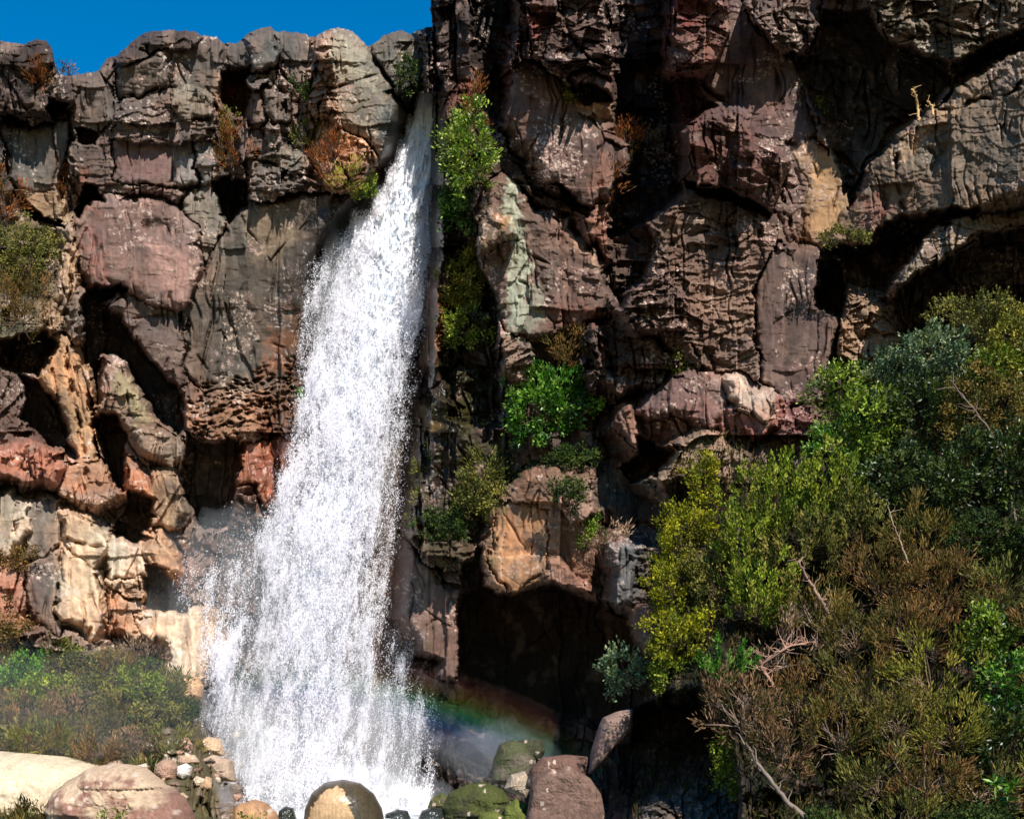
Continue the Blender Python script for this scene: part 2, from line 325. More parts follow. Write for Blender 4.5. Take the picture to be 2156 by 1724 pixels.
B('1662,300 1722,292 1782,342 1782,432 1732,522 1690,500 1700,400', 5.3, .2, -.1, 10, .4, (186, 148, 96), .25, sm=1)
B('1460,268 1500,250 1552,240 1602,300 1652,342 1642,382 1612,442 1560,412 1472,382 1460,330', 6.1, 0, .3, 14, .5, (104, 72, 64), 1.0, .0)
B('1418,400 1470,398 1552,420 1602,468 1652,512 1722,530 1732,562 1732,640 1757,690 1732,790 1722,842 1642,842 1562,792 1520,802 1442,762 1382,692 1322,702 1300,642 1352,582 1372,520 1352,490', 5.6, .1, -.15, 30, .9, (120, 96, 82), .7, .7)
B('1640,520 1722,530 1732,562 1732,640 1757,690 1732,790 1722,842 1660,842 1600,800 1590,700 1600,580', 6.25, .1, -.1, 10, .2, (104, 84, 78), .18, sm=1)
B('1300,640 1350,585 1380,520 1440,540 1470,620 1440,690 1380,692 1322,702', 5.7, -.4, -.4, 16, .5, (104, 82, 72), 1.1, 1.5)
B('1250,690 1330,700 1440,762 1460,800 1400,830 1340,800 1290,830 1240,780', 5.0, 0, -.5, 16, .5, (96, 76, 66), 1.5, .8)
# right-hand slabs
B('1802,-140 2560,-140 2560,0 2156,62 2060,112 1992,142 1950,112 1882,92 1830,30', 7.0, .2, -.1, 14, .5, (122, 112, 94), 1.1, 1)
B('1782,452 1832,360 1882,290 1962,240 2062,160 2156,90 2560,-100 2560,400 2156,402 2062,442 1952,452 1892,452 1862,482 1802,520 1742,522', 8.3, .8, -.25, 20, .9, (128, 112, 92), .34, .2, sm=1)
B('1890,577 1942,502 2002,470 2102,440 2156,420 2560,380 2560,440 2156,452 2082,490 2002,530 1902,602', 7.7, 0, -.6, 8, .4, (140, 128, 108), .5, .5)
B('2010,530 2090,490 2156,470 2400,450 2400,560 2156,560 2080,600 2020,600', 6.4, 0, -.6, 12, .5, 'bk', 1.5, 1)
B('1786,612 1832,620 1872,650 1892,712 1862,742 1802,762 1770,742 1776,672', 5.6, 0, -.5, 12, .5, (170, 140, 108), .8, 1.2)
B('1826,750 1850,738 1862,760 1840,772', 6.0, 0, 0, 8, .3, 'tn', .4)
# recesses on the right
R('998,-140 1082,-140 1066,80 1056,160 1048,250 1012,205 1000,140', -.6, col=(48, 40, 38), rg=1)  # near-black floor: the cleft's shadow is painted into its colour
R('1277,-140 1397,-140 1396,60 1392,150 1416,200 1422,400 1392,422 1345,470 1290,500 1290,440 1335,350 1332,292 1297,262 1302,130', -.8, col=(48, 42, 42), rg=1)  # shade painted into the floor colour of this wider cleft too
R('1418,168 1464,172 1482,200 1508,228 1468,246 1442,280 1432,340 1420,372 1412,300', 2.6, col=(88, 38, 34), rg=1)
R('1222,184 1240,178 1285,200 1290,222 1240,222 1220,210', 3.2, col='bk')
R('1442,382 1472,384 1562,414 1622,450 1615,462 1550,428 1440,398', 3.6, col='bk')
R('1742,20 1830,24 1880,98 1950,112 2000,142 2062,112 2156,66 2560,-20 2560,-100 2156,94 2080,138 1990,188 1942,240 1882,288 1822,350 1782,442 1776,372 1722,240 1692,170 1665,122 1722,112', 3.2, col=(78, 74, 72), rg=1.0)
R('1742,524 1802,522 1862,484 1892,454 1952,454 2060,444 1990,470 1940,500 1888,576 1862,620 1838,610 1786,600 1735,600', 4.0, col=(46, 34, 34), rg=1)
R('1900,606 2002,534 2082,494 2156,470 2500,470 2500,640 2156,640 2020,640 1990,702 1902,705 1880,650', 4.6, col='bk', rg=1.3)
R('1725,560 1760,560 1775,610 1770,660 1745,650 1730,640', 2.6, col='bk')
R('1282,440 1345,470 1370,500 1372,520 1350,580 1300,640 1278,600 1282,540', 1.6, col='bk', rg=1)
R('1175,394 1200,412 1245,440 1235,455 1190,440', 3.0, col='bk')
CR('1092,385 1135,440 1195,462 1245,520 1285,575', 7, 1.2)
for s in ('1150,386 1205,420 1245,505 1285,560', '1402,160 1480,170 1550,240 1650,345', '1560,0 1600,60 1665,115', '1650,340 1660,510', '1600,470 1590,700 1600,800',
          '1662,300 1720,290', '1440,700 1500,800', '910,0 916,150 925,300', '1100,0 1120,110', '1720,110 1735,20', '1950,240 2156,180', '1880,300 1900,450', '1000,515 1050,660'):
    CR(s, 4, .8)
# --- mossy gully right of the falls, tan block, cave
B('905,600 932,612 938,682 916,765 890,752 903,690', 3.2, 0, 0, 6, .3, (214, 138, 62), .5)
B('895,860 925,868 935,905 905,915', 2.9, 0, 0, 6, .3, (180, 150, 48), .5)
R('925,320 1000,330 1000,480 1010,560 1050,655 1050,900 1000,900 940,880 925,700', 1.6, col=(52, 48, 34), rg=1.2)
B('880,900 1060,890 1060,1100 1000,1180 900,1190 860,1130', 2.7, 0, -.5, 20, .5, (78, 68, 44), 1.4)
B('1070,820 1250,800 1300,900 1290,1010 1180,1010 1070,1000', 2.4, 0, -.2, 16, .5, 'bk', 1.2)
B('852,1148 900,1190 932,1225 966,1242 966,1362 968,1430 930,1426 914,1410 926,1390 880,1370 850,1346 822,1300 832,1190', 3.5, 0, 0, 8, .4, (128, 102, 92), .15, sm=1)
B('1022,1160 1040,1102 1062,1040 1120,1000 1250,1000 1250,1120 1240,1262 1228,1266 1160,1232 1080,1250 1028,1238', 5.0, .1, .1, 16, .5, (158, 118, 88), .4)
B('1042,1090 1066,1046 1152,1072 1160,1100 1142,1180 1150,1205 1080,1246 1040,1200', 5.3, .1, .0, 8, .3, (204, 152, 100), .12, sm=1)
B('1150,1180 1185,1170 1240,1256 1234,1268 1165,1236 1150,1215', 5.5, 0, -.2, 6, .3, (160, 118, 98), .3)
B('1185,1012 1250,1010 1250,1080 1200,1100 1180,1060', 5.4, 0, -.3, 8, .3, (172, 138, 116), .7)
B('1292,1150 1352,1168 1342,1270 1382,1300 1402,1372 1372,1402 1330,1352 1322,1300 1295,1282', 6.5, .2, -.1, 10, .4, (132, 104, 94), .3, sm=1)
B('1296,1150 1345,1160 1338,1268 1300,1275', 6.8, .2, 0, 8, .4, (110, 112, 112), .4)
B('1252,1040 1290,960 1400,950 1440,1040 1380,1100 1300,1110', 3.8, -.4, -.3, 16, .5, (92, 92, 88), .5)
B('1296,900 1322,864 1352,932 1362,962 1340,952', 6.2, 0, 0, 6, .3, (150, 110, 90), .5)
B('1350,872 1400,822 1445,778 1512,790 1524,850 1502,902 1432,872', 6.6, .1, -.5, 14, .5, (126, 98, 94), .5)
B('1352,882 1432,872 1502,902 1500,925 1420,960 1370,930', 5.6, 0, .4, 8, .3, (110, 62, 50), .8)
B('1525,802 1548,788 1592,828 1636,838 1638,872 1612,892 1562,862 1532,842', 7.2, 0, -.6, 10, .4, (220, 190, 164), .3)
B('1592,842 1640,838 1642,900 1590,925 1560,880', 7.0, .4, 0, 8, .3, (170, 82, 68), .5)
B('1500,860 1560,862 1590,900 1580,925 1520,912', 6.6, 0, .2, 8, .3, (150, 78, 62), .6)
B('1640,880 1700,850 1702,940 1680,962 1640,928', 6.9, 0, -.2, 8, .3, (150, 98, 90), .9, .6)
B('1688,930 1730,905 1738,950 1705,985 1690,970', 6.9, 0, -.2, 8, .3, (126, 112, 106), .4)
B('1368,982 1402,962 1482,908 1522,920 1562,960 1588,1022 1582,1034 1532,1012 1442,992 1400,1010', 7.6, 0, -.5, 10, .4, (170, 142, 112), .45, .3)
B('1580,942 1640,925 1682,958 1672,992 1602,992', 7.2, 0, -.4, 10, .4, (140, 120, 104), .4)
B('1672,960 1700,965 1705,1010 1680,1015', 7.5, 0, -.2, 7, .3, (160, 148, 136), .5)
R('1350,930 1420,955 1380,990 1330,1010 1300,980 1345,960', 2.4, col='bk')
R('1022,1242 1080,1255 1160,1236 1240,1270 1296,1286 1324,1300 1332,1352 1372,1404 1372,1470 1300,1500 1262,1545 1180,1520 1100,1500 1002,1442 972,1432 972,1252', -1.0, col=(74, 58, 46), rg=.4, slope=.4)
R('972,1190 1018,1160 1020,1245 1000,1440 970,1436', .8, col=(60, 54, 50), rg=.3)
B('1000,1440 1100,1420 1180,1440 1260,1540 1250,1600 1100,1640 920,1640 920,1480', -.6, 0, -.9, 20, .6, (74, 58, 48), .5)
R('880,1372 926,1392 914,1412 860,1400', -.5, col='bk')
# --- banks: heathland slope on the right, bank on the left
SL = 6.0 + (GV - 900) / 824.0 * 10.0 + 1.0 * fbm(GU / 160, GV / 160, 40, 3)
wr = ss(1330, 1460, GU + 0.12 * (GV - 1200)) * ss(820, 1060, GV + 0.55 * (GU - 1700).clip(0, 600))
BK = (SL * wr + D * (1 - wr))
m = (wr > 0.02) & (BK > D); D = np.where(m, BK, D)
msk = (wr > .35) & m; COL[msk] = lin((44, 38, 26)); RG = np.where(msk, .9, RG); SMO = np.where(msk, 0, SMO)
R('1262,1560 1335,1490 1470,1480 1510,1560 1520,1720 1530,1830 1260,1830', 2.0, col='bk', slope=.3)
B('1330,1740 1400,1690 1500,1655 1580,1640 1570,1700 1520,1760 1480,1830 1330,1830', 12.5, 0, -2.5, 14, .5, (120, 112, 104), .8, 1)
lb = ss(1385, 1440, GV + .17 * (330 - GU).clip(-200, 400)) * (1 - ss(350, 450, GU - .55 * (GV - 1490).clip(0, 200)))
BL = 4.2 + (GV - 1330) / 400 * 7.5 + .5 * fbm(GU / 120, GV / 120, 44, 3)
BLm = BL * lb + D * (1 - lb); m = (lb > .02) & (BLm > D); D = np.where(m, BLm, D)
COL[m & (lb > .3)] = lin((92, 84, 52)); RG = np.where(m & (lb > .3), .7, RG); SMO = np.where(m & (lb > .3), 0, SMO)
# --- relief shared by all of it
QU = GU + 9 * perlin(GU / 90, GV / 90, 1) + 1.6 * perlin(GU / 20, GV / 20, 2); QV = GV + 9 * perlin(GU / 90, GV / 90, 4) + 1.6 * perlin(GU / 20, GV / 20, 5)
JU, JV = WU, WV; WU, WV = SU0, SV0
f1, s1, c1, id1 = facets(QU / 74, QV / 130, 3, .22, 1.25); f2, s2, c2, id2 = facets(QU / 31 + 9, QV / 46, 5, .2, 1.25)
f0, s0, _, id0 = facets(QU / 118, QV / 1100 + .3, 2, .12, 1.2); f3, s3, _, id3 = facets(QU / 11, QV / 12.5, 8, .2, 1.4)
dip = WV + .22 * WU + 26 * perlin(WU / 160, WV / 90, 50)
# slanting flakes: long angular chips whose direction drifts over the face
th_ = (id1 - .5) * 1.3 + np.where(GU > 903, .38, -.1)
fp, fq = QU * np.cos(th_) + QV * np.sin(th_), -QU * np.sin(th_) + QV * np.cos(th_)
g1, q1, _, idg = facets(fp / 66, fq / 27, 61, .15, 1.5); g2, q2, _, idh = facets(fp / 27, fq / 12, 62, .15, 1.5)
def saw(t): return t - np.floor(t)
led = saw(dip / 31 + 1.1 * perlin(WU / 60, WV / 34, 51)) * .34 + saw(dip / 12 + 1.3 * perlin(WU / 26, WV / 16, 52)) * .13
led = led * .7
rr_ = np.clip(RG - .3, 0, 2) * (.25 + 1.2 * np.clip(fbm(WU / 80, WV / 80, 63, 2) + .35, 0, 1))
D += (.25 + RG) * (.62 * f1) * (1 - .35 * SMO) + RG * .26 * f2 * (1 - .6 * SMO) + ST * led * (.6 + .8 * np.clip(perlin(WU / 70, WV / 70, 53) + .4, 0, 1))
D += .75 * (f0 - .3) * np.where(GU < 903, 1, .6) * (1 - ((wr > .35) | (lb > .3))) + .075 * (.25 + RG) * f3 * (1 - .5 * SMO) - .16 * (s0 < .02) * (GU < 903)
D += rr_ * (.40 * (g1 - g1.mean()) + .16 * (g2 - g2.mean()))
ckm = np.clip(fbm(WU / 50, WV / 50, 58, 2) + .1, 0, 1) * 1.6
D -= ckm * (.22 * np.exp(-(s1 / .022) ** 2) * (.4 + RG) + .10 * np.exp(-(s2 / .03) ** 2) * RG)
D += .06 * fbm(WU / 46, WV / 46, 60, 3) * (.4 + RG) + .008 * perlin(GU / 5, GV / 5, 66) * (RG + .2)
vc = 1 - np.abs(perlin(QU / 24 + .35 * perlin(QU / 60, QV / 60, 72), QV / 210, 70)) * 7; D -= .30 * (.3 + RG) * np.clip(vc, 0, 1) * np.clip(perlin(QU / 50, QV / 120, 71) * 2.5, 0, 1)
taf = ss(380, 420, WU) * (1 - ss(640, 680, WU)) * ss(800, 840, WV + .28 * (WU - 400)) * (1 - ss(900, 935, WV))
_, _, cT, _ = facets(WU / 17, WV / 9, 90); D -= taf * .5 * np.exp(-(cT / .36) ** 2) * np.clip(.5 + 1.6 * perlin(WU / 30, WV / 24, 91), 0, 1.3)
# --- colour of the stone (stains, lichen, iron, streaks of seepage, other patches); two tall clefts also carry painted shade
_bc = blur(COL, 22); COL[:] = COL * .45 + _bc * .55
COL *= (1 + .20 * fbm(WU / 55, WV / 70, 80, 4) + .10 * (id2 - .5) * 2)[..., None]
COL *= (1 + (.22 * SMO + .08) * fbm(WU / 11, WV / 130, 84, 3) + .12 * fbm(WU / 16, WV / 18, 88, 3))[..., None]
tint = fbm(WU / 90, WV / 90, 95, 3)[..., None]
COL *= 1 + tint * np.array([.16, .0, -.12], np.float32)
t2 = np.clip(fbm(WU / 38, WV / 60, 99, 4) - .25, 0, .5)[..., None] * 1.3
COL[:] = COL * (1 - t2) + lin((146, 122, 108)) * t2
def patch(s, col, feather=14, k=.8, ns=18, th=.0):
    P = PT(s); w_ = win(P, 30); x, y = WU[w_], WV[w_]; d = sdf(P, x, y) + ns * fbm(x / ns, y / (ns * 1.4), 31, 4)
    a = (k * (1 - ss(-feather, feather * .4, d + th)))[..., None]; a *= (.75 + .5 * perlin(x / 7, y / 20, 33))[..., None].clip(0, 1)
    COL[w_] = COL[w_] * (1 - a) + lin(col) * a
patch('300,500 410,520 420,590 385,650 330,600', (212, 160, 146), 20, .7)
patch('170,470 210,450 230,600 190,590', (176, 110, 96), 16, .6)
patch('370,320 415,320 410,390 365,390', (178, 172, 172), 12, .6)
patch('245,310 360,300 370,375 250,380', (150, 104, 104), 14, .5)
patch('565,690 625,690 620,800 540,790', (196, 120, 66), 20, .7)
patch('600,640 640,640 635,780 600,780', (190, 130, 80), 14, .6)
patch('520,450 600,430 640,470 600,560 540,540', (176, 152, 118), 26, .6)
patch('395,650 480,560 520,600 500,780 420,800', (88, 82, 76), 20, .55)
patch('55,150 90,150 105,190 85,200', (150, 78, 40), 8, .8, 10)
patch('20,270 60,280 60,380 35,380', (128, 122, 116), 10, .4)
patch('100,300 138,300 130,370 110,380', (96, 80, 66), 10, .5)
patch('690,90 740,70 770,130 800,200 760,210 700,150', (186, 180, 158), 14, .7)
patch('760,180 830,220 850,260 800,300', (112, 118, 118), 14, .8)
patch('170,350 190,340 200,400 175,470 165,420', (150, 84, 46), 8, .7)
patch('1072,372 1100,400 1098,470 1118,560 1110,640 1100,700 1072,690 1068,600 1080,520 1060,440', (188, 204, 178), 7, .95, 12, -2)
patch('1110,590 1140,600 1150,680 1100,720 1070,700', (160, 168, 146), 9, .7, 12)
patch('1180,455 1240,515 1275,560 1262,580 1190,500', (196, 158, 122), 10, .7)
patch('1040,450 1075,455 1080,480 1045,478', (190, 140, 70), 8, .8)
patch('1100,20 1150,20 1150,80 1090,90', (132, 58, 46), 10, .8)
patch('1415,0 1470,0 1480,50 1440,70', (140, 50, 40), 12, .8)
patch('1250,300 1300,340 1290,400 1230,420', (160, 108, 80), 14, .6)
patch('1712,300 1765,330 1762,490 1722,500', (192, 152, 96), 10, .9, 9)
patch('1712,380 1765,390 1760,490 1722,500', (200, 160, 106), 8, .8, 9)
patch('1660,180 1710,300 1700,480 1650,490 1640,300', (120, 100, 100), 18, .6)
patch('1500,560 1590,560 1600,700 1520,720 1460,640', (172, 140, 112), 18, .55)
patch('1650,600 1690,600 1690,760 1650,760', (66, 60, 52), 8, .6, 8)
patch('1690,600 1720,600 1720,780 1700,780', (120, 100, 90), 8, .6, 8)
patch('1860,320 1960,250 2060,165 2060,200 1960,290 1880,350', (196, 160, 114), 12, .75)
patch('2060,260 2156,240 2156,400 2070,400', (96, 98, 96), 14, .6)
patch('1790,430 1850,400 1890,450 1830,500', (140, 74, 60), 12, .7)
patch('1150,640 1260,640 1260,690 1160,690', (140, 86, 70), 12, .6)
patch('450,150 480,160 470,250 450,240', (190, 140, 100), 6, .6, 6)
patch('10,955 110,955 110,1000 20,1000', (206, 128, 88), 16, .5)
patch('235,770 275,800 320,880 290,900 250,840', (178, 168, 116), 10, .7, 12)
patch('215,680 240,680 235,850 205,830', (156, 86, 66), 10, .4)
patch('50,1200 100,1200 110,1300 70,1300', (96, 88, 86), 14, .6)
patch('1100,1010 1250,1000 1240,1050 1100,1050', (92, 76, 60), 10, .5)
patch('1060,1149 1150,1150 1150,1160 1060,1165', (104, 84, 66), 5, .7, 6)
patch('908,600 932,612 938,690 918,770 896,745 905,690', (230, 150, 66), 5, .9, 5)
patch('897,862 925,868 935,905 905,915', (200, 160, 50), 5, .9, 5)
# seepage-wet dark stone beside the falls
patch('540,300 690,440 650,600 620,800 640,420', (90, 82, 76), 20, .2)
patch('905,190 925,190 925,900 885,900', (60, 52, 46), 8, .6)
# lichen: small pale spots and rings in loose colonies
def lichen(cell, th, dens, seed, col, k=.85, ring=False):
    _, _, c, r = facets(GU / cell + .3 * perlin(GU / 4, GV / 4, seed), GV / cell + .3 * perlin(GU / 4 + 9, GV / 4, seed), seed)
    if ring: a = np.exp(-((c - th) / .06) ** 2)
    else: a = 1 - ss(th * .85, th, c)
    a = a * (r < dens) * k; a = a[..., None]
    COL[:] = COL * (1 - a) + lin(col) * a
colony = np.clip(fbm(WU / 90, WV / 90, 120, 3) * 1.6 - .25, 0, .8)
for (x0, y0, x1, y1, q) in ((470, 620, 540, 760, 1.1), (1110, 250, 1230, 400, 1.2), (1150, 330, 1200, 380, 1), (1600, 230, 1720, 480, .5), (230, 410, 330, 540, .5), (1430, 780, 1520, 850, .6), (1640, 560, 1700, 660, .7), (1640, 800, 1700, 900, .6), (1200, 560, 1260, 620, .4), (940, 1250, 965, 1330, 1.3)):
    e = 1 - ss(.6, 1.3, np.hypot((GU - (x0 + x1) / 2) / ((x1 - x0) / 2), (GV - (y0 + y1) / 2) / ((y1 - y0) / 2))); colony = np.maximum(colony, e * q)
ledge = sdf(PT('1330,1740 1400,1690 1500,1655 1580,1640 1570,1700 1520,1760 1480,1830 1330,1830'), GU, GV) < 4
soil = ((wr > .35) | (lb > .3)) & ~ledge & ~((GU > 345 + 16 * perlin(GV / 30, GV / 30, 7)) & (GU < 700) & (GV > 1490)) & ~((GU > 400) & (GU < 800))
colony = np.where(soil | (D < -.8) | ((GU > 965) & (GU < 1345) & (GV > 1235) & (GV < 1660)), 0, colony)
lichen(9, .30, .5 * colony, 131, (214, 192, 178)); lichen(5.5, .36, .4 * colony, 132, (196, 178, 166), .7)
lichen(26, .30, .30 * colony, 133, (222, 178, 168), .8, True); lichen(15, .2, .25 * colony, 134, (226, 200, 184))
mossm = np.clip(fbm(WU / 60, WV / 60, 140, 4) - .15 + .9 * ss(60, 0, np.hypot(GU - 960, (GV - 900) * .25) - 20), 0, 1) * ss(870, 900, GU) * (1 - ss(1060, 1100, GU)) * ss(300, 500, GV)
COL[:] = COL * (1 - .75 * mossm[..., None]) + lin((84, 84, 36)) * .75 * mossm[..., None]
wear = np.clip((D - blur(D, 4)) / .10, 0, 1) * np.clip(.6 + .9 * perlin(SU0 / 30, SV0 / 30, 310), 0, 1)
COL *= (1 + .45 * wear)[..., None]
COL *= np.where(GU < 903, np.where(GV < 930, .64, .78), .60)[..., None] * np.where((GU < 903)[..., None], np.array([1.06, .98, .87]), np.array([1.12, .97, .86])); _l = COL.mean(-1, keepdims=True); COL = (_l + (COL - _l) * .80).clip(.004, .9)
# --- skyline: the crest rolls back and the faces above it are left out
skl = SKY('-420,70 -250,50 -120,85 0,86 50,92 75,82 100,85 110,100 118,140 125,156 150,158 180,152 205,150 225,122 245,116 285,80 310,66 360,62 410,65 420,73 455,76 470,90 500,90 520,70 550,58 570,55 580,65 600,65 640,70 662,78 680,65 710,57 735,62 755,76 775,97 785,92 810,72 845,62 862,72 880,62 904,57')
sk = np.interp(AU, skl[:, 0], skl[:, 1]) + 2.5 * perlin(AU / 9, AU * 0, 150) + 3.0 * np.abs(perlin(AU / 23, AU * 0, 151))
sk = np.where(AU > 904 + 0 * AU, -999, sk)[None, :] + 0 * GV
edge_u = 905 + 7 * ss(0, 110, GV) + 6 * ss(110, 220, GV) + 3 * perlin(GV / 14, GV * 0, 152)
left = GU < edge_u
sk = np.where(left & (GU > 895), 57, sk); sk = np.where(~left, -999, sk)
wL = np.interp(GV, [180, 330, 430, 560, 860, 1080, 1200, 1700], [870, 800, 720, 600, 590, 500, 480, 470]); wR = np.interp(GV, [180, 500, 860, 1200, 1400, 1700], [930, 960, 990, 820, 840, 1000])
fl_ = np.interp(GV, [186, 330, 430, 560, 860, 1080, 1200, 1712], [868, 826, 745, 660, 640, 585, 560, 560]); fr_ = np.interp(GV, [186, 700, 1000, 1300, 1430, 1712], [912, 900, 860, 830, 920, 915])
inf = ss(-30, 24, np.minimum(GU - fl_, fr_ - GU)) * (GV > 196); D = np.where(D > .9, D - (D - .9) * inf * np.where(GU > 890, .0 + (GV < 900), 1), D)
wet = (1 - ss(-10, 70, np.maximum(wL - GU, GU - wR) + 40 * fbm(SU0 / 40, SV0 / 40, 170, 3))) * (GV > 150)
COL *= (1 - .5 * wet * (1 - (lb > .3)))[..., None]
t = np.clip((GV - sk) / 34, 0, 1); D -= np.where(left, 1.1 * (1 - np.sqrt(1 - (1 - t) ** 2)), 0)
te = np.clip((GU - edge_u) / 16, 0, 1); D -= np.where(~left & (GV < 330), 1.0 * (1 - np.sqrt(1 - (1 - te) ** 2)), 0)
Y = 42.0 - D
VX = (GU - CU) * K * Y; VZ = CZ + (HV - GV) * K * Y
nr, nc = GU.shape; idx = np.arange(nr * nc).reshape(nr, nc)
ok = (GV > sk)
q = ok[:-1, :-1] & ok[1:, :-1] & ok[:-1, 1:] & ok[1:, 1:]
Fq = np.stack([idx[:-1, :-1], idx[1:, :-1], idx[1:, 1:], idx[:-1, 1:]], -1)
def surfY(u, v):
    i = min(max(int(np.searchsorted(AV, v)), 0), nr - 1); j = min(max(int(np.searchsorted(AU, u)), 0), nc - 1); return float(Y[i, j])
Vall = np.stack([VX, Y, VZ], -1).reshape(-1, 3); Call = np.concatenate([COL, wet[..., None]], -1).reshape(-1, 4)
def submesh(name, sel, mat):
    F = Fq[sel & q]; used = np.zeros(nr * nc, bool); used[F.ravel()] = True
    re = np.cumsum(used) - 1
    return mesh(name, Vall[used], re[F], mat, Call[used])
jl = left[:-1, :-1]
soilq = soil[:-1, :-1]
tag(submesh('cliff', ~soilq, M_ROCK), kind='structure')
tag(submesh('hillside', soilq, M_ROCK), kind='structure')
# ---------------------------------------------------------------- ground beyond the frame, plunge pool
def simple(name, V, F, mat): 
    return mesh(name, V, F, mat, smooth=False)
m_g, t_, b_, _ = newmat('river_gravel'); b_.inputs['Roughness'].default_value = .9
n_ = t_.nodes.new('ShaderNodeTexNoise'); n_.inputs['Scale'].default_value = 1.5; n_.inputs['Detail'].default_value = 8
r_ = t_.nodes.new('ShaderNodeValToRGB'); r_.color_ramp.elements[0].color = (.05, .045, .03, 1); r_.color_ramp.elements[1].color = (.16, .13, .09, 1)
t_.links.new(n_.outputs['Fac'], r_.inputs[0]); t_.links.new(r_.outputs[0], b_.inputs['Base Color'])
g = simple('ground', [(-300, -100, -.6), (300, -100, -.6), (300, 48, -.6), (-300, 48, -.6)], [(0, 1, 2, 3)], m_g); tag(g, kind='structure')
pl = simple('plateau', [(-300, 43.2, 19.5), (300, 43.2, 19.5), (300, 400, 19.6), (-300, 400, 19.6)], [(0, 1, 2, 3)], m_g)
tag(pl, kind='structure'); pl.location.z = 0
m_w, t_, b_, _ = newmat('pool_water')
b_.inputs['Roughness'].default_value = .12; b_.inputs['IOR'].default_value = 1.33; b_.inputs['Specular IOR Level'].default_value = .5
n_ = t_.nodes.new('ShaderNodeTexNoise'); n_.inputs['Scale'].default_value = 2.2; n_.inputs['Detail'].default_value = 6
tc = t_.nodes.new('ShaderNodeTexCoord'); t_.links.new(tc.outputs['Object'], n_.inputs['Vector'])
r_ = t_.nodes.new('ShaderNodeValToRGB'); r_.color_ramp.elements[0].position = .42; r_.color_ramp.elements[0].color = (.02, .05, .055, 1)
r_.color_ramp.elements[1].position = .6; r_.color_ramp.elements[1].color = (.75, .78, .8, 1)
# foam thickens towards the foot of the falls
sx = t_.nodes.new('ShaderNodeVectorMath'); sx.operation = 'DISTANCE'; sx.inputs[1].default_value = (-6.2, 40.2, 0)
t_.links.new(tc.outputs['Object'], sx.inputs[0])
mr = t_.nodes.new('ShaderNodeMapRange'); mr.inputs[1].default_value = 2.0; mr.inputs[2].default_value = 9.0; mr.inputs[3].default_value = .35; mr.inputs[4].default_value = -.12
t_.links.new(sx.outputs['Value'], mr.inputs[0]); ad = t_.nodes.new('ShaderNodeMath'); ad.operation = 'ADD'
t_.links.new(n_.outputs['Fac'], ad.inputs[0]); t_.links.new(mr.outputs[0], ad.inputs[1]); t_.links.new(ad.outputs[0], r_.inputs[0]); t_.links.new(r_.outputs[0], b_.inputs['Base Color'])
bp = t_.nodes.new('ShaderNodeBump'); bp.inputs['Strength'].default_value = .5; bp.inputs['Distance'].default_value = .2
t_.links.new(n_.outputs['Fac'], bp.inputs['Height']); t_.links.new(bp.outputs[0], b_.inputs['Normal'])
px, py = np.meshgrid(np.linspace(-22, 8, 150), np.linspace(24, 43, 100))
pz = .05 * perlin(px * 1.3, py * 1.3, 7) + .03 * perlin(px * 4, py * 4, 8)
ii = np.arange(px.size).reshape(px.shape)
pw = mesh('water', np.stack([px, py, pz], -1).reshape(-1, 3), np.stack([ii[:-1, :-1], ii[:-1, 1:], ii[1:, 1:], ii[1:, :-1]], -1).reshape(-1, 4), m_w)
tag(pw, kind='structure')
# ---------------------------------------------------------------- the waterfall
RS = np.random.RandomState(11)
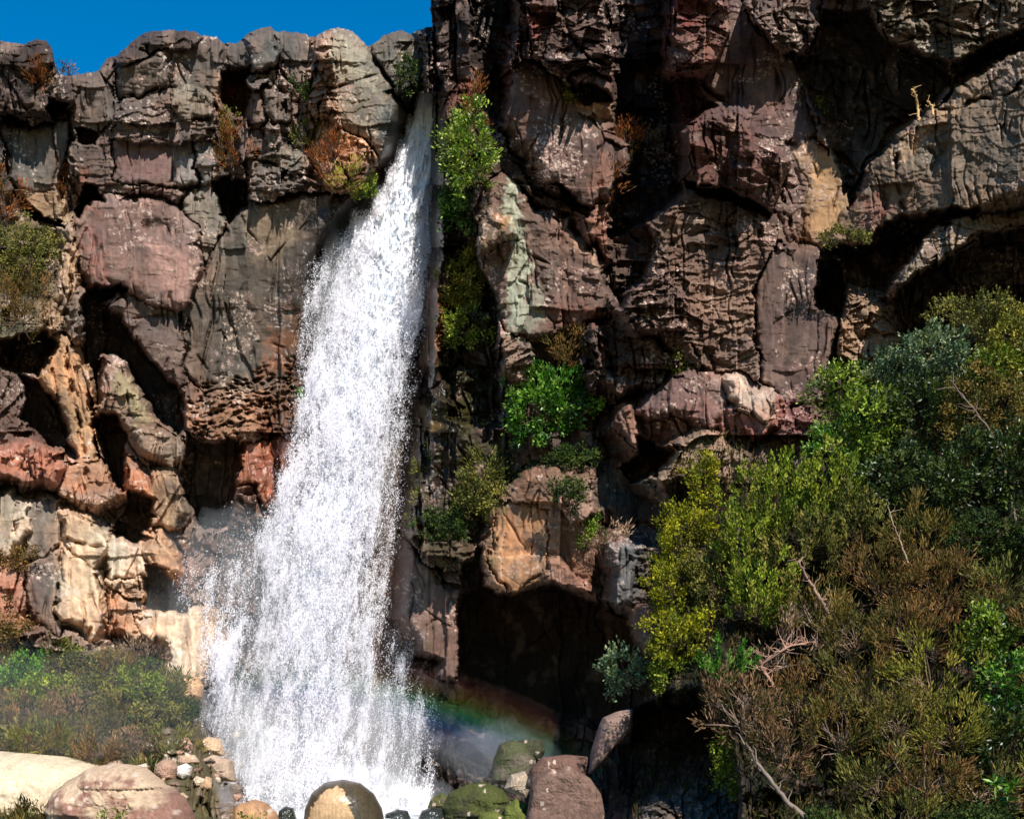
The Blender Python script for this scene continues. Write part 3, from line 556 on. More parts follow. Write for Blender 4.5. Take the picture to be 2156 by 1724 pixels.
# rows: height, then (column, how much water) pairs across the fall
ROWS = [(188, '884,0 890,.9 912,.9 916,0'), (230, '872,0 880,1 912,1 918,0'), (280, '850,0 862,1 908,1 914,.3 918,0'), (330, '826,0 842,1 900,1 914,.4 918,0'),
        (380, '806,0 822,1 896,1 912,.4 918,0'), (430, '776,0 792,.9 812,1.1 890,1 912,.35 920,0'), (470, '728,0 750,.7 784,1.1 884,1 912,.3 920,0'),
        (520, '684,0 712,.3 742,.9 775,1.2 870,1 908,.4 920,0'), (560, '628,0 646,.3 700,.3 738,.9 765,1.3 868,1 905,.35 920,0'), (620, '626,0 640,.34 690,.36 726,1 760,1.3 860,.95 890,.4 914,.12 920,0'),
        (700, '618,0 634,.3 680,.42 706,1 750,1.3 850,.95 874,.4 896,.1 905,0'), (780, '612,0 628,.24 650,.5 676,1 730,1.3 820,1.1 850,.5 880,.12 900,0'),
        (860, '600,0 618,.3 640,.8 700,1.3 800,1 826,.5 860,.12 880,0'), (940, '588,0 602,.35 626,.9 690,1.3 780,1 810,.5 846,.16 880,.04 900,0'),
        (1020, '560,0 580,.4 606,.9 670,1.2 760,1.05 800,.6 830,.22 860,.05 890,0'), (1080, '470,0 500,.06 545,.2 580,.65 620,1.1 740,1.1 790,.75 820,.22 856,.08 900,0'),
        (1140, '400,0 430,.08 520,.2 560,.5 600,1 730,1.15 780,.8 812,.25 850,.07 900,0'), (1200, '350,0 376,.12 470,.22 540,.35 586,1 720,1.15 770,.7 800,.3 830,.08 880,0'),
        (1260, '360,0 380,.1 440,.22 530,.26 578,.8 620,1 720,1.1 765,.6 800,.26 836,.06 880,0'), (1310, '390,0 425,.12 450,.4 500,.36 540,.24 580,.7 640,1.1 720,1 752,.5 800,.22 840,.06 900,0'),
        (1370, '410,0 428,.4 450,.62 490,.4 530,.18 580,.6 640,1.1 705,1 740,.45 800,.24 860,.1 930,0'), (1430, '420,0 436,.3 462,.6 500,.3 540,.22 590,.7 650,1.05 700,.9 735,.4 780,.28 860,.22 910,.1 950,0'),
        (1490, '400,0 440,.2 470,.46 520,.3 566,.5 610,.8 680,1 730,.55 780,.34 850,.30 895,.26 922,.08 960,0'), (1550, '390,0 420,.12 480,.26 540,.34 600,.75 680,.9 740,.5 800,.34 860,.30 904,.26 920,.06 950,0'),
        (1610, '385,0 405,.22 450,.4 540,.55 600,.8 690,.95 760,.5 850,.36 905,.32 918,.08 940,0'), (1650, '385,0 400,.4 450,.55 560,.8 700,1.0 800,.65 880,.5 905,.45 915,.1 930,0'),
        (1690, '370,0 395,.95 500,1.3 700,1.4 860,1.3 898,1.0 910,.2 925,0'), (1712, '370,0 400,.8 500,1.1 700,1.1 860,1.1 895,.8 912,0')]
rv = np.array([r[0] for r in ROWS]); du = np.arange(330, 980, 4.0)
RT = np.stack([np.interp(du, PT(r[1])[:, 0], PT(r[1])[:, 1]) for r in ROWS])
def dens(u, v):
    i = np.clip(np.searchsorted(rv, v) - 1, 0, len(rv) - 2); f = np.clip((v - rv[i]) / (rv[i + 1] - rv[i]), 0, 1)
    j = np.clip(((u - 330) / 4), 0, len(du) - 1.001); j0 = j.astype(int); g = j - j0
    a = RT[i, j0] * (1 - g) + RT[i, j0 + 1] * g; b = RT[i + 1, j0] * (1 - g) + RT[i + 1, j0 + 1] * g
    return a * (1 - f) + b * f
def sample(N):
    u = RS.uniform(335, 965, N); v = RS.uniform(188, 1712, N)
    d = dens(u, v)
    lean = (v - 190) * .16      # streaks follow the slant of the fall
    s = fbm((u + lean) / 26, v / 120, 201, 4) + .55 * fbm((u + lean) / 9, v / 26, 205, 3)
    amp = np.interp(v, [188, 330, 700, 1700], [.1, .5, 1.0, 1.25])
    s = s + .9 * perlin((u + lean) / 34, v / 210, 209) * ss(900, 1300, v)
    p = d ** 1.8 * np.exp(1.45 * amp * s) 
    k = RS.rand(N) < p * .62 * (1 - .5 * ss(.8, 1.1, d))
    return u[k], v[k], d[k]
def water_mat(name, col, rough, trans):
    m, t, b, out = newmat(name); b.inputs['Base Color'].default_value = (*col, 1); b.inputs['Roughness'].default_value = rough
    b.inputs['Specular IOR Level'].default_value = .6
    tr = t.nodes.new('ShaderNodeBsdfTranslucent'); tr.inputs[0].default_value = (*col, 1)
    mx = t.nodes.new('ShaderNodeMixShader'); mx.inputs[0].default_value = trans
    t.links.new(b.outputs[0], mx.inputs[1]); t.links.new(tr.outputs[0], mx.inputs[2]); t.links.new(mx.outputs[0], out.inputs[0])
    return m
M_DROP = water_mat('white_water', (.97, .955, .975), .5, .58)
M_VEIL = water_mat('water_veil', (.97, .955, .975), .7, .5)
wf = empty('waterfall', at(690, 1690, 40.2)); tag(wf, 'tall white waterfall pouring from a notch in the cliff into the plunge pool', 'waterfall')
def attach(o, p): o.parent = p; o.matrix_parent_inverse = p.matrix_world.inverted() if False else o.matrix_parent_inverse; return o
def unit_(a): return a / np.linalg.norm(a, axis=-1, keepdims=True)
def drops(name, N, smin, smax, elong, parent):
    u, v, d = sample(N); n = len(u)
    Yw = 40.3 - .9 * ss(300, 1500, v) * RS.rand(n) + .55 * RS.randn(n) * (.25 + ss(250, 900, v)) - .5 * ss(1500, 1700, v) * RS.randn(n)
    Yw = np.minimum(Yw, 41.3) - 3.4 * (1 - ss(430, 580, u)) * ss(1080, 1300, v)
    P = np.stack([(u - CU) * K * Yw, Yw, CZ + (HV - v) * K * Yw], -1)
    sz = (smin + (smax - smin) * RS.rand(n) ** 3) * (.62 + .45 * np.clip(d, 0, 1))
    # a droplet clump: flattened four-sided splash, its broad side turned roughly up and outwards
    fr = unit_(np.array([.25, -1, .35]) + RS.randn(n, 3) * .24); sd = unit_(np.cross(fr, RS.randn(n, 3))); up = np.cross(sd, fr)
    el = 1 + elong * RS.rand(n)
    T = np.array([(1, -.6, 0), (-1, -.6, 0), (0, 1.05, 0), (0, 0, -.55)]) * .62
    V = (sd[:, None] * T[None, :, 0:1] + up[:, None] * T[None, :, 1:2] - fr[:, None] * T[None, :, 2:3] * -1) * sz[:, None, None]
    V[:, :, 2] *= el[:, None]; V[:, :, 0] += V[:, :, 2] * .14
    V = V + P[:, None, :]
    base = np.arange(n)[:, None, None] * 4; F = (np.array([(0, 1, 2), (0, 3, 1), (0, 2, 3), (1, 3, 2)])[None] + base).reshape(-1, 3)
    o = mesh(name, V.reshape(-1, 3) - np.array(parent.location), F, M_DROP, smooth=False, parent=parent)
    return o, n
o, n1 = drops('spray', 6800000, .010, .030, 1.8, wf); tag(o, kind='stuff')
# the unbroken sheet inside the spray
vs = np.linspace(186, 1705, 420); us = np.linspace(0, 1, 90)
Lc = np.interp(vs, [186, 250, 330, 400, 470, 560, 700, 860, 1020, 1140, 1300, 1450, 1600, 1705], [886, 872, 842, 822, 790, 770, 715, 676, 640, 610, 615, 612, 600, 500])
Rc = np.interp(vs, [186, 250, 330, 400, 470, 560, 700, 860, 1020, 1140, 1300, 1450, 1600, 1705], [914, 914, 910, 898, 880, 866, 856, 815, 780, 755, 728, 700, 715, 870])
SU = Lc[:, None] + (Rc - Lc)[:, None] * us[None]; SV = vs[:, None] + 0 * SU
SU = SU + (6 * perlin(SU / 8, SV / 30, 221) + 8 * perlin(SU / 20, SV / 44, 222)) * ss(230, 420, SV)
SY = 40.1 - .5 * np.sqrt(np.clip(1 - (2 * us - 1) ** 2, 0, 1))[None] * (.3 + ss(200, 600, SV)) + (.22 * fbm((SU + SV * .16) / 12, SV / 70, 225, 4) + .08 * perlin(SU / 4, SV / 12, 228)) * (.2 + ss(230, 520, SV))
SP = np.stack([(SU - CU) * K * SY, SY, CZ + (HV - SV) * K * SY], -1) - np.array(wf.location)
ii = np.arange(SU.size).reshape(SU.shape)
m_s, t_, b_, _ = newmat('falling_sheet'); b_.inputs['Roughness'].default_value = .3
tc = t_.nodes.new('ShaderNodeTexCoord'); mp = t_.nodes.new('ShaderNodeMapping'); mp.inputs['Scale'].default_value = (9, 9, 1.1)
t_.links.new(tc.outputs['Object'], mp.inputs[0]); n_ = t_.nodes.new('ShaderNodeTexNoise'); n_.inputs['Scale'].default_value = 1.0; n_.inputs['Detail'].default_value = 6
t_.links.new(mp.outputs[0], n_.inputs[0]); r_ = t_.nodes.new('ShaderNodeValToRGB'); r_.color_ramp.elements[0].position = .36; r_.color_ramp.elements[0].color = (.62, .70, .80, 1)
r_.color_ramp.elements[1].position = .58; r_.color_ramp.elements[1].color = (.9, .91, .93, 1)
t_.links.new(n_.outputs['Fac'], r_.inputs[0]); t_.links.new(r_.outputs[0], b_.inputs['Base Color'])
mesh('water_sheet', SP.reshape(-1, 3), np.stack([ii[:-1, :-1], ii[1:, :-1], ii[1:, 1:], ii[:-1, 1:]], -1).reshape(-1, 4), m_s, parent=wf)
# torn veils: lace-like layers of falling water, joined in strands
lu = np.arange(372, 950, 1.5); lv = np.arange(192, 1704, 1.9); LU, LV = np.meshgrid(lu, lv); Ld = dens(LU.ravel(), LV.ravel()).reshape(LU.shape)
VV = []; FF = []; off = 0
for k_ in range(6):
    le = LU + (LV - 190) * .16 + 40 * k_
    n1_ = fbm(le / 10, LV / 30, 260 + k_ * 9, 5, .68) * .75 + .35 * fbm(le / 40, LV / 110, 263 + k_ * 9, 2)
    amp = np.interp(LV, [188, 330, 700, 1700], [.35, .6, .8, .9])
    n1_ = n1_ + .45 * perlin((LU + (LV - 190) * .16) / 34, LV / 210, 209) * ss(900, 1300, LV)
    keep = n1_ * amp > .86 + .16 * ss(950, 1350, LV) * (1 - ss(1620, 1700, LV)) - .92 * Ld + (.10 if k_ > 2 else 0)
    LY = 40.35 - .15 * k_ - .35 * ss(300, 1500, LV) + (.2 * fbm(le / 18, LV / 60, 280 + k_, 3) + .06 * perlin(le / 4, LV / 10, 290 + k_)) * (.25 + ss(220, 500, LV))
    LY = LY - 3.4 * (1 - ss(430, 580, LU)) * ss(1080, 1300, LV)
    P_ = np.stack([(LU - CU) * K * LY, LY, CZ + (HV - LV) * K * LY], -1).reshape(-1, 3)
    i2 = np.arange(LU.size).reshape(LU.shape); kk = keep[:-1, :-1] & keep[1:, 1:] & (Ld[:-1, :-1] > .02)
    f_ = np.stack([i2[:-1, :-1], i2[1:, :-1], i2[1:, 1:], i2[:-1, 1:]], -1)[kk]; us_ = np.zeros(LU.size, bool); us_[f_.ravel()] = True; re_ = np.cumsum(us_) - 1
    VV.append(P_[us_]); FF.append(re_[f_] + off); off += int(us_.sum())
mesh('veil', np.concatenate(VV) - np.array(wf.location), np.concatenate(FF), M_VEIL, parent=wf)
# ---------------------------------------------------------------- drifting mist and the rainbow standing in it
def volmat(name, dens_, col):
    m = bpy.data.materials.new(name); m.use_nodes = True; t = m.node_tree; t.nodes.clear()
    out = t.nodes.new('ShaderNodeOutputMaterial'); pv = t.nodes.new('ShaderNodeVolumeScatter')
    pv.inputs['Density'].default_value = dens_; pv.inputs['Color'].default_value = (*col, 1); pv.inputs['Anisotropy'].default_value = -.45
    t.links.new(pv.outputs[0], out.inputs['Volume']); return m
def puff(name, c, r, mat, seed, parent=None, lump=.25):
    a, b = np.meshgrid(np.linspace(0, 2 * pi, 49)[:-1], np.linspace(0.02, pi - .02, 26))
    x, y, z = np.cos(a) * np.sin(b), np.sin(a) * np.sin(b), np.cos(b)
    k = 1 + lump * (fbm(x * 1.6 + z * .8 + seed, y * 1.6 + z * 1.1, seed, 3))
    V = np.stack([x * k * r[0], y * k * r[1], z * k * r[2]], -1).reshape(-1, 3) + np.asarray(c)
    ii = np.arange(a.size).reshape(a.shape); jj = np.roll(ii, -1, 1)
    F = np.stack([ii[:-1], ii[1:], jj[1:], jj[:-1]], -1).reshape(-1, 4)
    n = len(V); top, bot = V[:48].mean(0), V[-48:].mean(0); V = np.concatenate([V, [top, bot]])
    o = np.array(parent.location) if parent is not None else 0
    Ft = [(i, (i + 1) % 48, n, n) for i in range(48)]; Fb = [(n - 48 + (i + 1) % 48, n - 48 + i, n + 1, n + 1) for i in range(48)]
    me = bpy.data.meshes.new(name); me.from_pydata((V - o).tolist(), [], [tuple(map(int, f)) for f in F] + [f[:3] for f in Ft + Fb]); me.materials.append(mat)
    ob = bpy.data.objects.new(name, me); C.objects.link(ob); ob.parent = parent; return outward(ob)
MV = volmat('spray_mist', .3, (.93, .95, 1)); MV3 = volmat('dense_mist', 1.1, (.96, .96, 1)); MV2 = volmat('thin_mist', .10, (.9, .95, 1))
puff('mist', at(640, 1560, 39.6), (3.6, 1.0, 2.1), MV, 3, wf); puff('mist', at(650, 1712, 39.2), (3.6, .9, .75), MV3, 4, wf, .4); puff('mist', at(650, 1690, 39.2), (3.9, 1.1, 1.3), MV, 24, wf); puff('mist', at(660, 1320, 39.8), (1.6, .7, 3.6), MV, 16, wf, .15); puff('mist', at(620, 1670, 39.4), (3.4, .8, .7), MV, 14, wf)
puff('mist', at(520, 1270, 38.6), (3.0, .9, 2.6), MV2, 5, wf); puff('mist', at(520, 1420, 39.8), (2.4, .7, 2.2), MV2, 15, wf); puff('mist', at(740, 800, 39.9), (1.2, .7, 4.4), MV, 6, wf, .15)
puff('mist', at(150, 1480, 31.5), (3.6, .7, 1.5), volmat('faint_mist', .035, (.9, .95, 1)), 31, wf, .5); puff('mist', at(470, 1560, 37.0), (1.6, .7, 1.4), MV, 32, wf, .4); puff('mist', at(1060, 1590, 38.6), (1.5, .6, .9), MV2, 8, wf, .5); puff('mist', at(1030, 1560, 38.4), (1.1, .4, .5), MV2, 9, wf, .6)
def rainbow():
    bands = [(98, (1, .5, .4), .03), (84, (1, .34, .2), .06), (70, (1, .45, .15), .08), (57, (1, .68, .15), .10), (44, (.7, .9, .15), .11), (31, (.25, .95, .22), .16), (18, (.08, .85, .42), .18),
             (5, (.08, .6, .75), .20), (-9, (.12, .42, 1), .20), (-24, (.22, .34, 1), .15), (-42, (.3, .36, .9), .09), (-62, (.5, .5, .9), .03), (-90, (.6, .6, .9), .0)]
    U0, V0, Rr = 494, 1442 + 1500, 1500; Yf = 38.3; th = np.radians(np.linspace(-21, 30.5, 44)); V = []; F = []; MI = []
    for b in range(len(bands) - 1):
        ro, ri = Rr + bands[b][0], Rr + bands[b + 1][0]; s = len(V)
        for a in th:
            for r, y in ((ro, Yf), (ro, Yf + .45), (ri, Yf + .45), (ri, Yf)):
                p = at(U0 + r * sin(a), V0 - r * cos(a), Yf); V.append((p[0], y, p[2]))
        n = len(th)
        for i in range(n - 1):
            for k in range(4):
                F.append((s + 4 * i + k, s + 4 * i + (k + 1) % 4, s + 4 * i + 4 + (k + 1) % 4, s + 4 * i + 4 + k)); MI.append(b)
        F.append((s + 3, s + 2, s + 1, s)); MI.append(b); e = s + 4 * (n - 1); F.append((e, e + 1, e + 2, e + 3)); MI.append(b)
    m0 = volmat('rainbow_light', bands[0][2] * .7, bands[0][1]); o = mesh('rainbow', V, F, m0, smooth=False)
    for b in bands[1:-1]: o.data.materials.append(volmat('rainbow_light', b[2] * .7, b[1]))
    o.data.polygons.foreach_set('material_index', np.array(MI, np.int32))
    outward(o); tag(o, 'faint rainbow arching through the mist in front of the dark cave', 'rainbow', kind='stuff')
rainbow()
# ---------------------------------------------------------------- loose boulders and stones
def boulder(s, Yc, T, base, label, seed, mat=None, top=None, rg=1.0, smo=False, name='boulder', cat='boulder', group=None, spots=.25, topk=.5, square=.72):
    P = PT(s); c = P.mean(0); n, mm = 200, 100
    a = np.linspace(0, 2 * pi, n, endpoint=False); ang = np.arctan2(P[:, 1] - c[1], P[:, 0] - c[0])
    # radius of the outline in every direction (ray against each edge)
    rr = np.zeros(n)
    for i in range(len(P)):
        p, q_ = P[i] - c, P[(i + 1) % len(P)] - c; e = q_ - p
        den = np.cos(a) * e[1] - np.sin(a) * e[0]; den = np.where(abs(den) < 1e-9, 1e-9, den)
        t = (p[0] * e[1] - p[1] * e[0]) / den; sgm = (p[0] * np.sin(a) - p[1] * np.cos(a)) / den
        okk = (t > 0) & (sgm >= -1e-6) & (sgm <= 1 + 1e-6); rr = np.where(okk, np.maximum(rr, t), rr)
    for _ in range(1): rr = (np.roll(rr, 1) + 2 * rr + np.roll(rr, -1)) / 4
    h_ = 1 - (1 - np.linspace(0, 1, mm // 2 + 14)) ** 1.6; b = np.concatenate([np.arcsin(h_), pi - np.arcsin(h_[::-1][1:])])[: 2 * len(h_)]; A, Bb = np.meshgrid(a, b); RR = rr[None] + 0 * Bb
    ip = np.sin(Bb).clip(0, 1); ne = 1.65 / square; dp = np.sign(np.cos(Bb)) * (1 - ip ** ne).clip(0, 1) ** (1 / ne)
    pu = c[0] + RR * ip * np.cos(A); pv = c[1] + RR * ip * np.sin(A)
    size = rr.mean() * K * Yc
    f1, s1, _, _ = facets(pu / (rr.mean() * .9) + seed, pv / (rr.mean() * .9), seed); f2, s2, c2, _ = facets(pu / 16 + seed, pv / 17, seed + 3)
    f3, s3, _, _ = facets(pu / (rr.mean() * .42) + seed * 3, pv / (rr.mean() * .42), seed + 9, .2, 1.3)
    dsp = size * (.12 + rg) * ((.08 if smo else .34) * (f1 - .3) + (.08 if smo else .16) * (f3 - .3) - .05 * np.exp(-(s3 / .03) ** 2) + .03 * (f2 - .3)) * ip + size * .05 * fbm(pu / 22 + Bb * 2, pv / 22, seed, 5) * rg + (.003 if smo else .012) * perlin(pu / 4, pv / 4 + Bb * 3, seed)
    yy = Yc - dp * T - dsp
    X = (pu - CU) * K * Yc; Z = CZ + (HV - pv) * K * Yc
    V = np.stack([X, yy, Z], -1)
    col = np.zeros(A.shape + (3,)); col[:] = lin(base)
    if top is not None:
        k = ss(.18, .52, topk + (c[1] - pv) / (np.ptp(P[:, 1])) + .45 * fbm(pu / 60, pv / 44, seed + 5, 6, .6))[..., None]; col = col * (1 - k) + lin(top) * k
    col *= (1 + .16 * fbm(pu / 22, pv / 24, seed + 9, 6, .65) + .12 * perlin(pu / 4, pv / 5, seed + 8))[..., None]
    col *= (1 + .12 * fbm(pu / 7, pv / 60, seed + 11, 3))[..., None]
    k = ((1 - ss(.2, .36, c2)) * (hsh((pu / 16).astype(int), (pv / 17).astype(int), seed) / 1024. < spots))[..., None] * .7; col = col * (1 - k) + lin((214, 190, 170)) * k
    ii = np.arange(A.size).reshape(A.shape); jj = np.roll(ii, -1, 1)
    F = np.stack([ii[:-1], jj[:-1], jj[1:], ii[1:]], -1).reshape(-1, 4)
    o = mesh(name, V.reshape(-1, 3), F, mat or M_BOULDER, col.reshape(-1, 3).clip(.004, .9))
    place(o, (float((c[0] - CU) * K * Yc), Yc, float(Z.min()))); tag(o, label, cat, group); return o
BT = 1.0
boulder('-260,1640 -120,1585 0,1581 130,1592 196,1610 240,1640 250,1800 -260,1900', 31.5, 2.2, (206, 184, 152), 'huge smooth pale slab of rock at the lower left shore', 3, top=(214, 192, 160), rg=.35, smo=True, spots=.04)
boulder('106,1760 112,1700 126,1662 162,1638 205,1612 250,1606 300,1612 345,1648 385,1680 408,1720 420,1780 260,1860', 29.5, 1.6, (142, 104, 88), 'reddish boulder with a pale weathered top lying before the huge pale slab', 4, top=(190, 162, 134), rg=.8, spots=.2, topk=.32)
boulder('465,1740 480,1712 505,1692 535,1682 560,1690 582,1712 592,1750 530,1780', 33.6, .8, (176, 134, 98), 'low rounded tan boulder between the dark stones at the pool edge', 5, rg=.4, smo=True, spots=.08)
big = boulder('640,1740 644,1700 658,1668 685,1646 722,1640 758,1648 786,1670 804,1702 812,1750 725,1800', 33.2, 1.0, (76, 66, 50), 'large rounded boulder, dark wet rim and bare tan face, in front of the falls', 6, rg=.15, smo=True, spots=0, mat=M_WET)
# bare tan face of that boulder: same stone, dry patch
def dry_face(o, s, col, Yc):
    me = o.data; n = len(me.vertices); co = np.empty(n * 3, np.float32); me.vertices.foreach_get('co', co); co = co.reshape(-1, 3) + np.array(o.location)
    u = co[:, 0] / (K * Yc) + CU; v = HV - (co[:, 2] - CZ) / (K * Yc); d = sdf(PT(s), u, v) + 5 * fbm(u / 9, v / 9, 77, 3)
    k = (1 - ss(-2, 2, d)) * (co[:, 1] < Yc); a = me.color_attributes['Col'].data; c = np.empty(n * 4, np.float32); a.foreach_get('color', c); c = c.reshape(-1, 4)
    st = (1 + .2 * perlin(u / 4, v / 60, 78))[:, None]; c[:, :3] = c[:, :3] * (1 - k[:, None]) + lin(col) * st * k[:, None]; a.foreach_set('color', c.ravel())
dry_face(big, '652,1740 664,1700 690,1662 724,1652 740,1672 748,1700 762,1745', (200, 162, 120), 33.2)
DS = 'dark wet stones along the pool edge'
boulder('396,1730 398,1696 408,1686 424,1685 436,1694 440,1730', 34.5, .35, (42, 46, 36), 'small dark wet stone against the reddish boulder', 7, M_WET, rg=.8, spots=.06, group=DS, name='stone', cat='stone')
boulder('440,1735 442,1702 456,1684 478,1680 494,1690 500,1735', 34.5, .4, (38, 44, 34), 'dark mossy wet stone left of the low tan boulder', 8, M_WET, rg=.8, spots=.06, group=DS, name='stone', cat='stone')
boulder('584,1735 588,1706 602,1696 618,1700 628,1735', 34.6, .3, (40, 44, 32), 'dark green stone between the tan boulder and the large rounded one', 9, M_WET, rg=.8, spots=0, group=DS, name='stone', cat='stone')
boulder('808,1740 812,1712 836,1703 858,1706 872,1740', 34.6, .4, (46, 50, 48), 'low dark stone just right of the large rounded boulder', 10, M_WET, rg=.6, spots=0, group=DS, name='stone', cat='stone')
boulder('872,1740 888,1706 908,1698 932,1702 944,1740', 34.8, .4, (44, 48, 44), 'dark stone at the right end of the white water', 11, M_WET, rg=.8, spots=.05, group=DS, name='stone', cat='stone')
PS = 'pale stones on the left bank beside the spray'
for s, Yc, T, c, l, sd in (('328,1632 330,1608 345,1598 365,1600 376,1616 372,1640 350,1648', 34, .4, (168, 134, 112), 'rounded brown stone on the left bank beside a white one', 21),
        ('374,1632 376,1612 392,1606 404,1614 402,1632 388,1640', 34.2, .3, (226, 220, 210), 'small white stone right of the rounded brown stone', 22),
        ('288,1622 292,1610 308,1606 316,1614 310,1624', 33, .25, (222, 206, 186), 'small cream pebble above the reddish boulder', 23),
        ('374,1582 382,1558 392,1548 404,1566 404,1582', 35.5, .3, (206, 160, 132), 'pinkish wedge of stone standing in the bank grass', 24),
        ('418,1588 420,1562 440,1550 466,1556 474,1590', 36.5, .4, (200, 168, 136), 'pale block half hidden by the spray on the left bank', 25),
        ('372,1608 380,1590 410,1588 420,1604 400,1612', 35, .3, (190, 156, 128), 'flat tan stone above the small white stone', 26),
        ('372,1468 376,1436 392,1422 415,1424 428,1444 426,1468 404,1480', 36.5, .5, (196, 156, 120), 'round tan boulder below the cream slab beside the spray', 27),
        ('410,1640 420,1602 450,1588 490,1600 500,1645', 36, .5, (176, 150, 128), 'wide pinkish stone behind the falling spray at the left shore', 28),
        ('222,1618 232,1602 252,1598 262,1612 250,1622', 32, .25, (180, 150, 124), 'small brown stone behind the reddish boulder', 29)):
    boulder(s, min(surfY(*PT(s).mean(0)) - .12, Yc), T, c, l, sd, rg=.9, spots=.1, group=PS, name='stone', cat='stone')
RK = np.random.RandomState(4)
WORDS = ['small tan stone', 'small grey brown stone', 'angular pinkish stone', 'flat pale stone', 'rounded buff stone', 'chipped brown stone', 'dusty cream stone']
WHERE = ['at the foot of the left bank beside the spray', 'in the rubble between the left bank and the falls']
ORD = 'first second third fourth fifth sixth seventh eighth ninth tenth eleventh twelfth thirteenth fourteenth fifteenth sixteenth seventeenth eighteenth nineteenth twentieth'.split() + ['twenty-' + q_ for q_ in 'first second third fourth fifth sixth'.split()]
US_ = np.sort(RK.uniform(300, 500, 26))
for k_ in range(26):
    u0, v0 = US_[k_], RK.uniform(1530, 1680); r0 = RK.uniform(7, 20) * (1 if v0 > 1580 else .8); na = RK.randint(6, 9)
    an_ = np.sort(RK.uniform(0, 2 * pi, na)); P_ = ' '.join('%.1f,%.1f' % (u0 + r0 * RK.uniform(.8, 1.25) * cos(t_), v0 + r0 * .75 * RK.uniform(.8, 1.2) * sin(t_)) for t_ in an_)
    c_ = [(186, 150, 118), (128, 112, 100), (180, 140, 122), (206, 188, 164), (176, 152, 122), (132, 102, 84), (204, 180, 152)][k_ % 7]
    boulder(P_, surfY(u0, v0) - .04, r0 * K * 30, c_, WORDS[k_ % 7] + ', ' + ORD[k_] + ' from the left in the rubble beside the spray', 60 + k_, rg=1.0, spots=.05, group='rubble stones at the left shore', name='stone', cat='stone', square=.55)
fb = boulder('1100,1760 1112,1700 1118,1655 1130,1635 1158,1618 1182,1622 1196,1610 1214,1620 1240,1636 1262,1668 1270,1710 1260,1770', 31.5, .9, (118, 92, 80), 'flat faced brown boulder with pale chipped edges at the foot of the cave', 31, rg=.4, spots=.1, square=.2, top=(176, 140, 118), topk=-.28)
boulder('1105,1660 1115,1620 1140,1594 1190,1588 1236,1592 1244,1625 1235,1665', 33.5, .8, (112, 84, 72), 'reddish rock behind the flat faced brown boulder', 32, rg=.6, spots=.1, square=.5)
boulder('1236,1632 1246,1580 1262,1528 1270,1510 1300,1497 1330,1492 1330,1530 1312,1556 1290,1574 1268,1604', 33.0, .9, (140, 114, 102), 'tilted grey brown boulder leaning beside the dark hollow', 33, rg=.5, spots=.08, square=.45)
MS = 'mossy rocks at the right edge of the pool'
for s, Yc, T, l, sd, c, tp in (('1030,1668 1038,1600 1052,1566 1080,1556 1106,1566 1128,1600 1120,1670', 37.5, .8, 'misty grey boulder with moss standing in the rainbow', 41, (96, 88, 76), (78, 80, 54)),
        ('1088,1600 1092,1558 1140,1556 1148,1580 1138,1605', 38.5, .6, 'square mossy block behind the misty grey boulder', 42, (66, 66, 48), None),
        ('930,1700 945,1668 985,1650 1020,1644 1060,1662 1085,1700 1080,1760 950,1760', 35.0, .9, 'broad green mossy rock right of the white water', 43, (56, 54, 38), (72, 76, 36)),
        ('1050,1760 1062,1700 1085,1680 1110,1690 1118,1760', 34, .6, 'narrow mossy rock against the flat faced brown boulder', 44, (80, 80, 50), (98, 104, 46)),
        ('900,1700 908,1678 930,1668 952,1680 955,1712', 36, .5, 'small brown mossy stone where the spray ends', 45, (90, 78, 58), (86, 92, 46)),
        ('1000,1740 1010,1712 1040,1705 1062,1718 1060,1750', 33.8, .4, 'low bright green mossy stone before the broad mossy rock', 46, (70, 82, 38), (92, 98, 44)),
        ('1060,1660 1075,1630 1105,1622 1118,1650 1108,1680', 36.2, .4, 'pale stone wedged between mossy rocks and the brown boulder', 47, (166, 148, 128), None)):
    boulder(s, Yc, T, c, l, sd, top=tp, rg=.8, spots=.08, group=MS)
# ---------------------------------------------------------------- plants
VR = np.random.RandomState(77)
def unit(a): return a / (np.linalg.norm(a, axis=-1, keepdims=True) + 1e-9)
def leaves(Pc, Dr, L, W, Cc):
    """one folded diamond leaf per row"""
    n = len(Pc); rnd = unit(VR.randn(n, 3)); S = unit(np.cross(Dr, rnd)); N_ = np.cross(S, Dr)
    L = np.broadcast_to(L, n)[:, None]; W = np.broadcast_to(W, n)[:, None]
    a = Pc; b = Pc + Dr * L * .5 + S * W * .5 + N_ * W * .12; c = Pc + Dr * L; d = Pc + Dr * L * .5 - S * W * .5 + N_ * W * .12
    V = np.stack([a, b, c, d], 1).reshape(-1, 3); F = np.arange(4 * n).reshape(n, 4); return V, F, np.repeat(Cc, 4, 0)
def tube(path, rad, nseg=6):
    path = np.asarray(path, float); V = []; F = []; n = len(path)
    for i, p in enumerate(path):
        d = unit(path[min(i + 1, n - 1)] - path[max(i - 1, 0)]); s = unit(np.cross(d, [.3, .9, .2])); t = np.cross(d, s)
        for k in range(nseg): an = 2 * pi * k / nseg; V.append(p + rad[i] * (cos(an) * s + sin(an) * t))
    for i in range(n - 1):
        for k in range(nseg): a = i * nseg + k; b = i * nseg + (k + 1) % nseg; F.append((a, b, b + nseg, a + nseg))
    return np.array(V), F
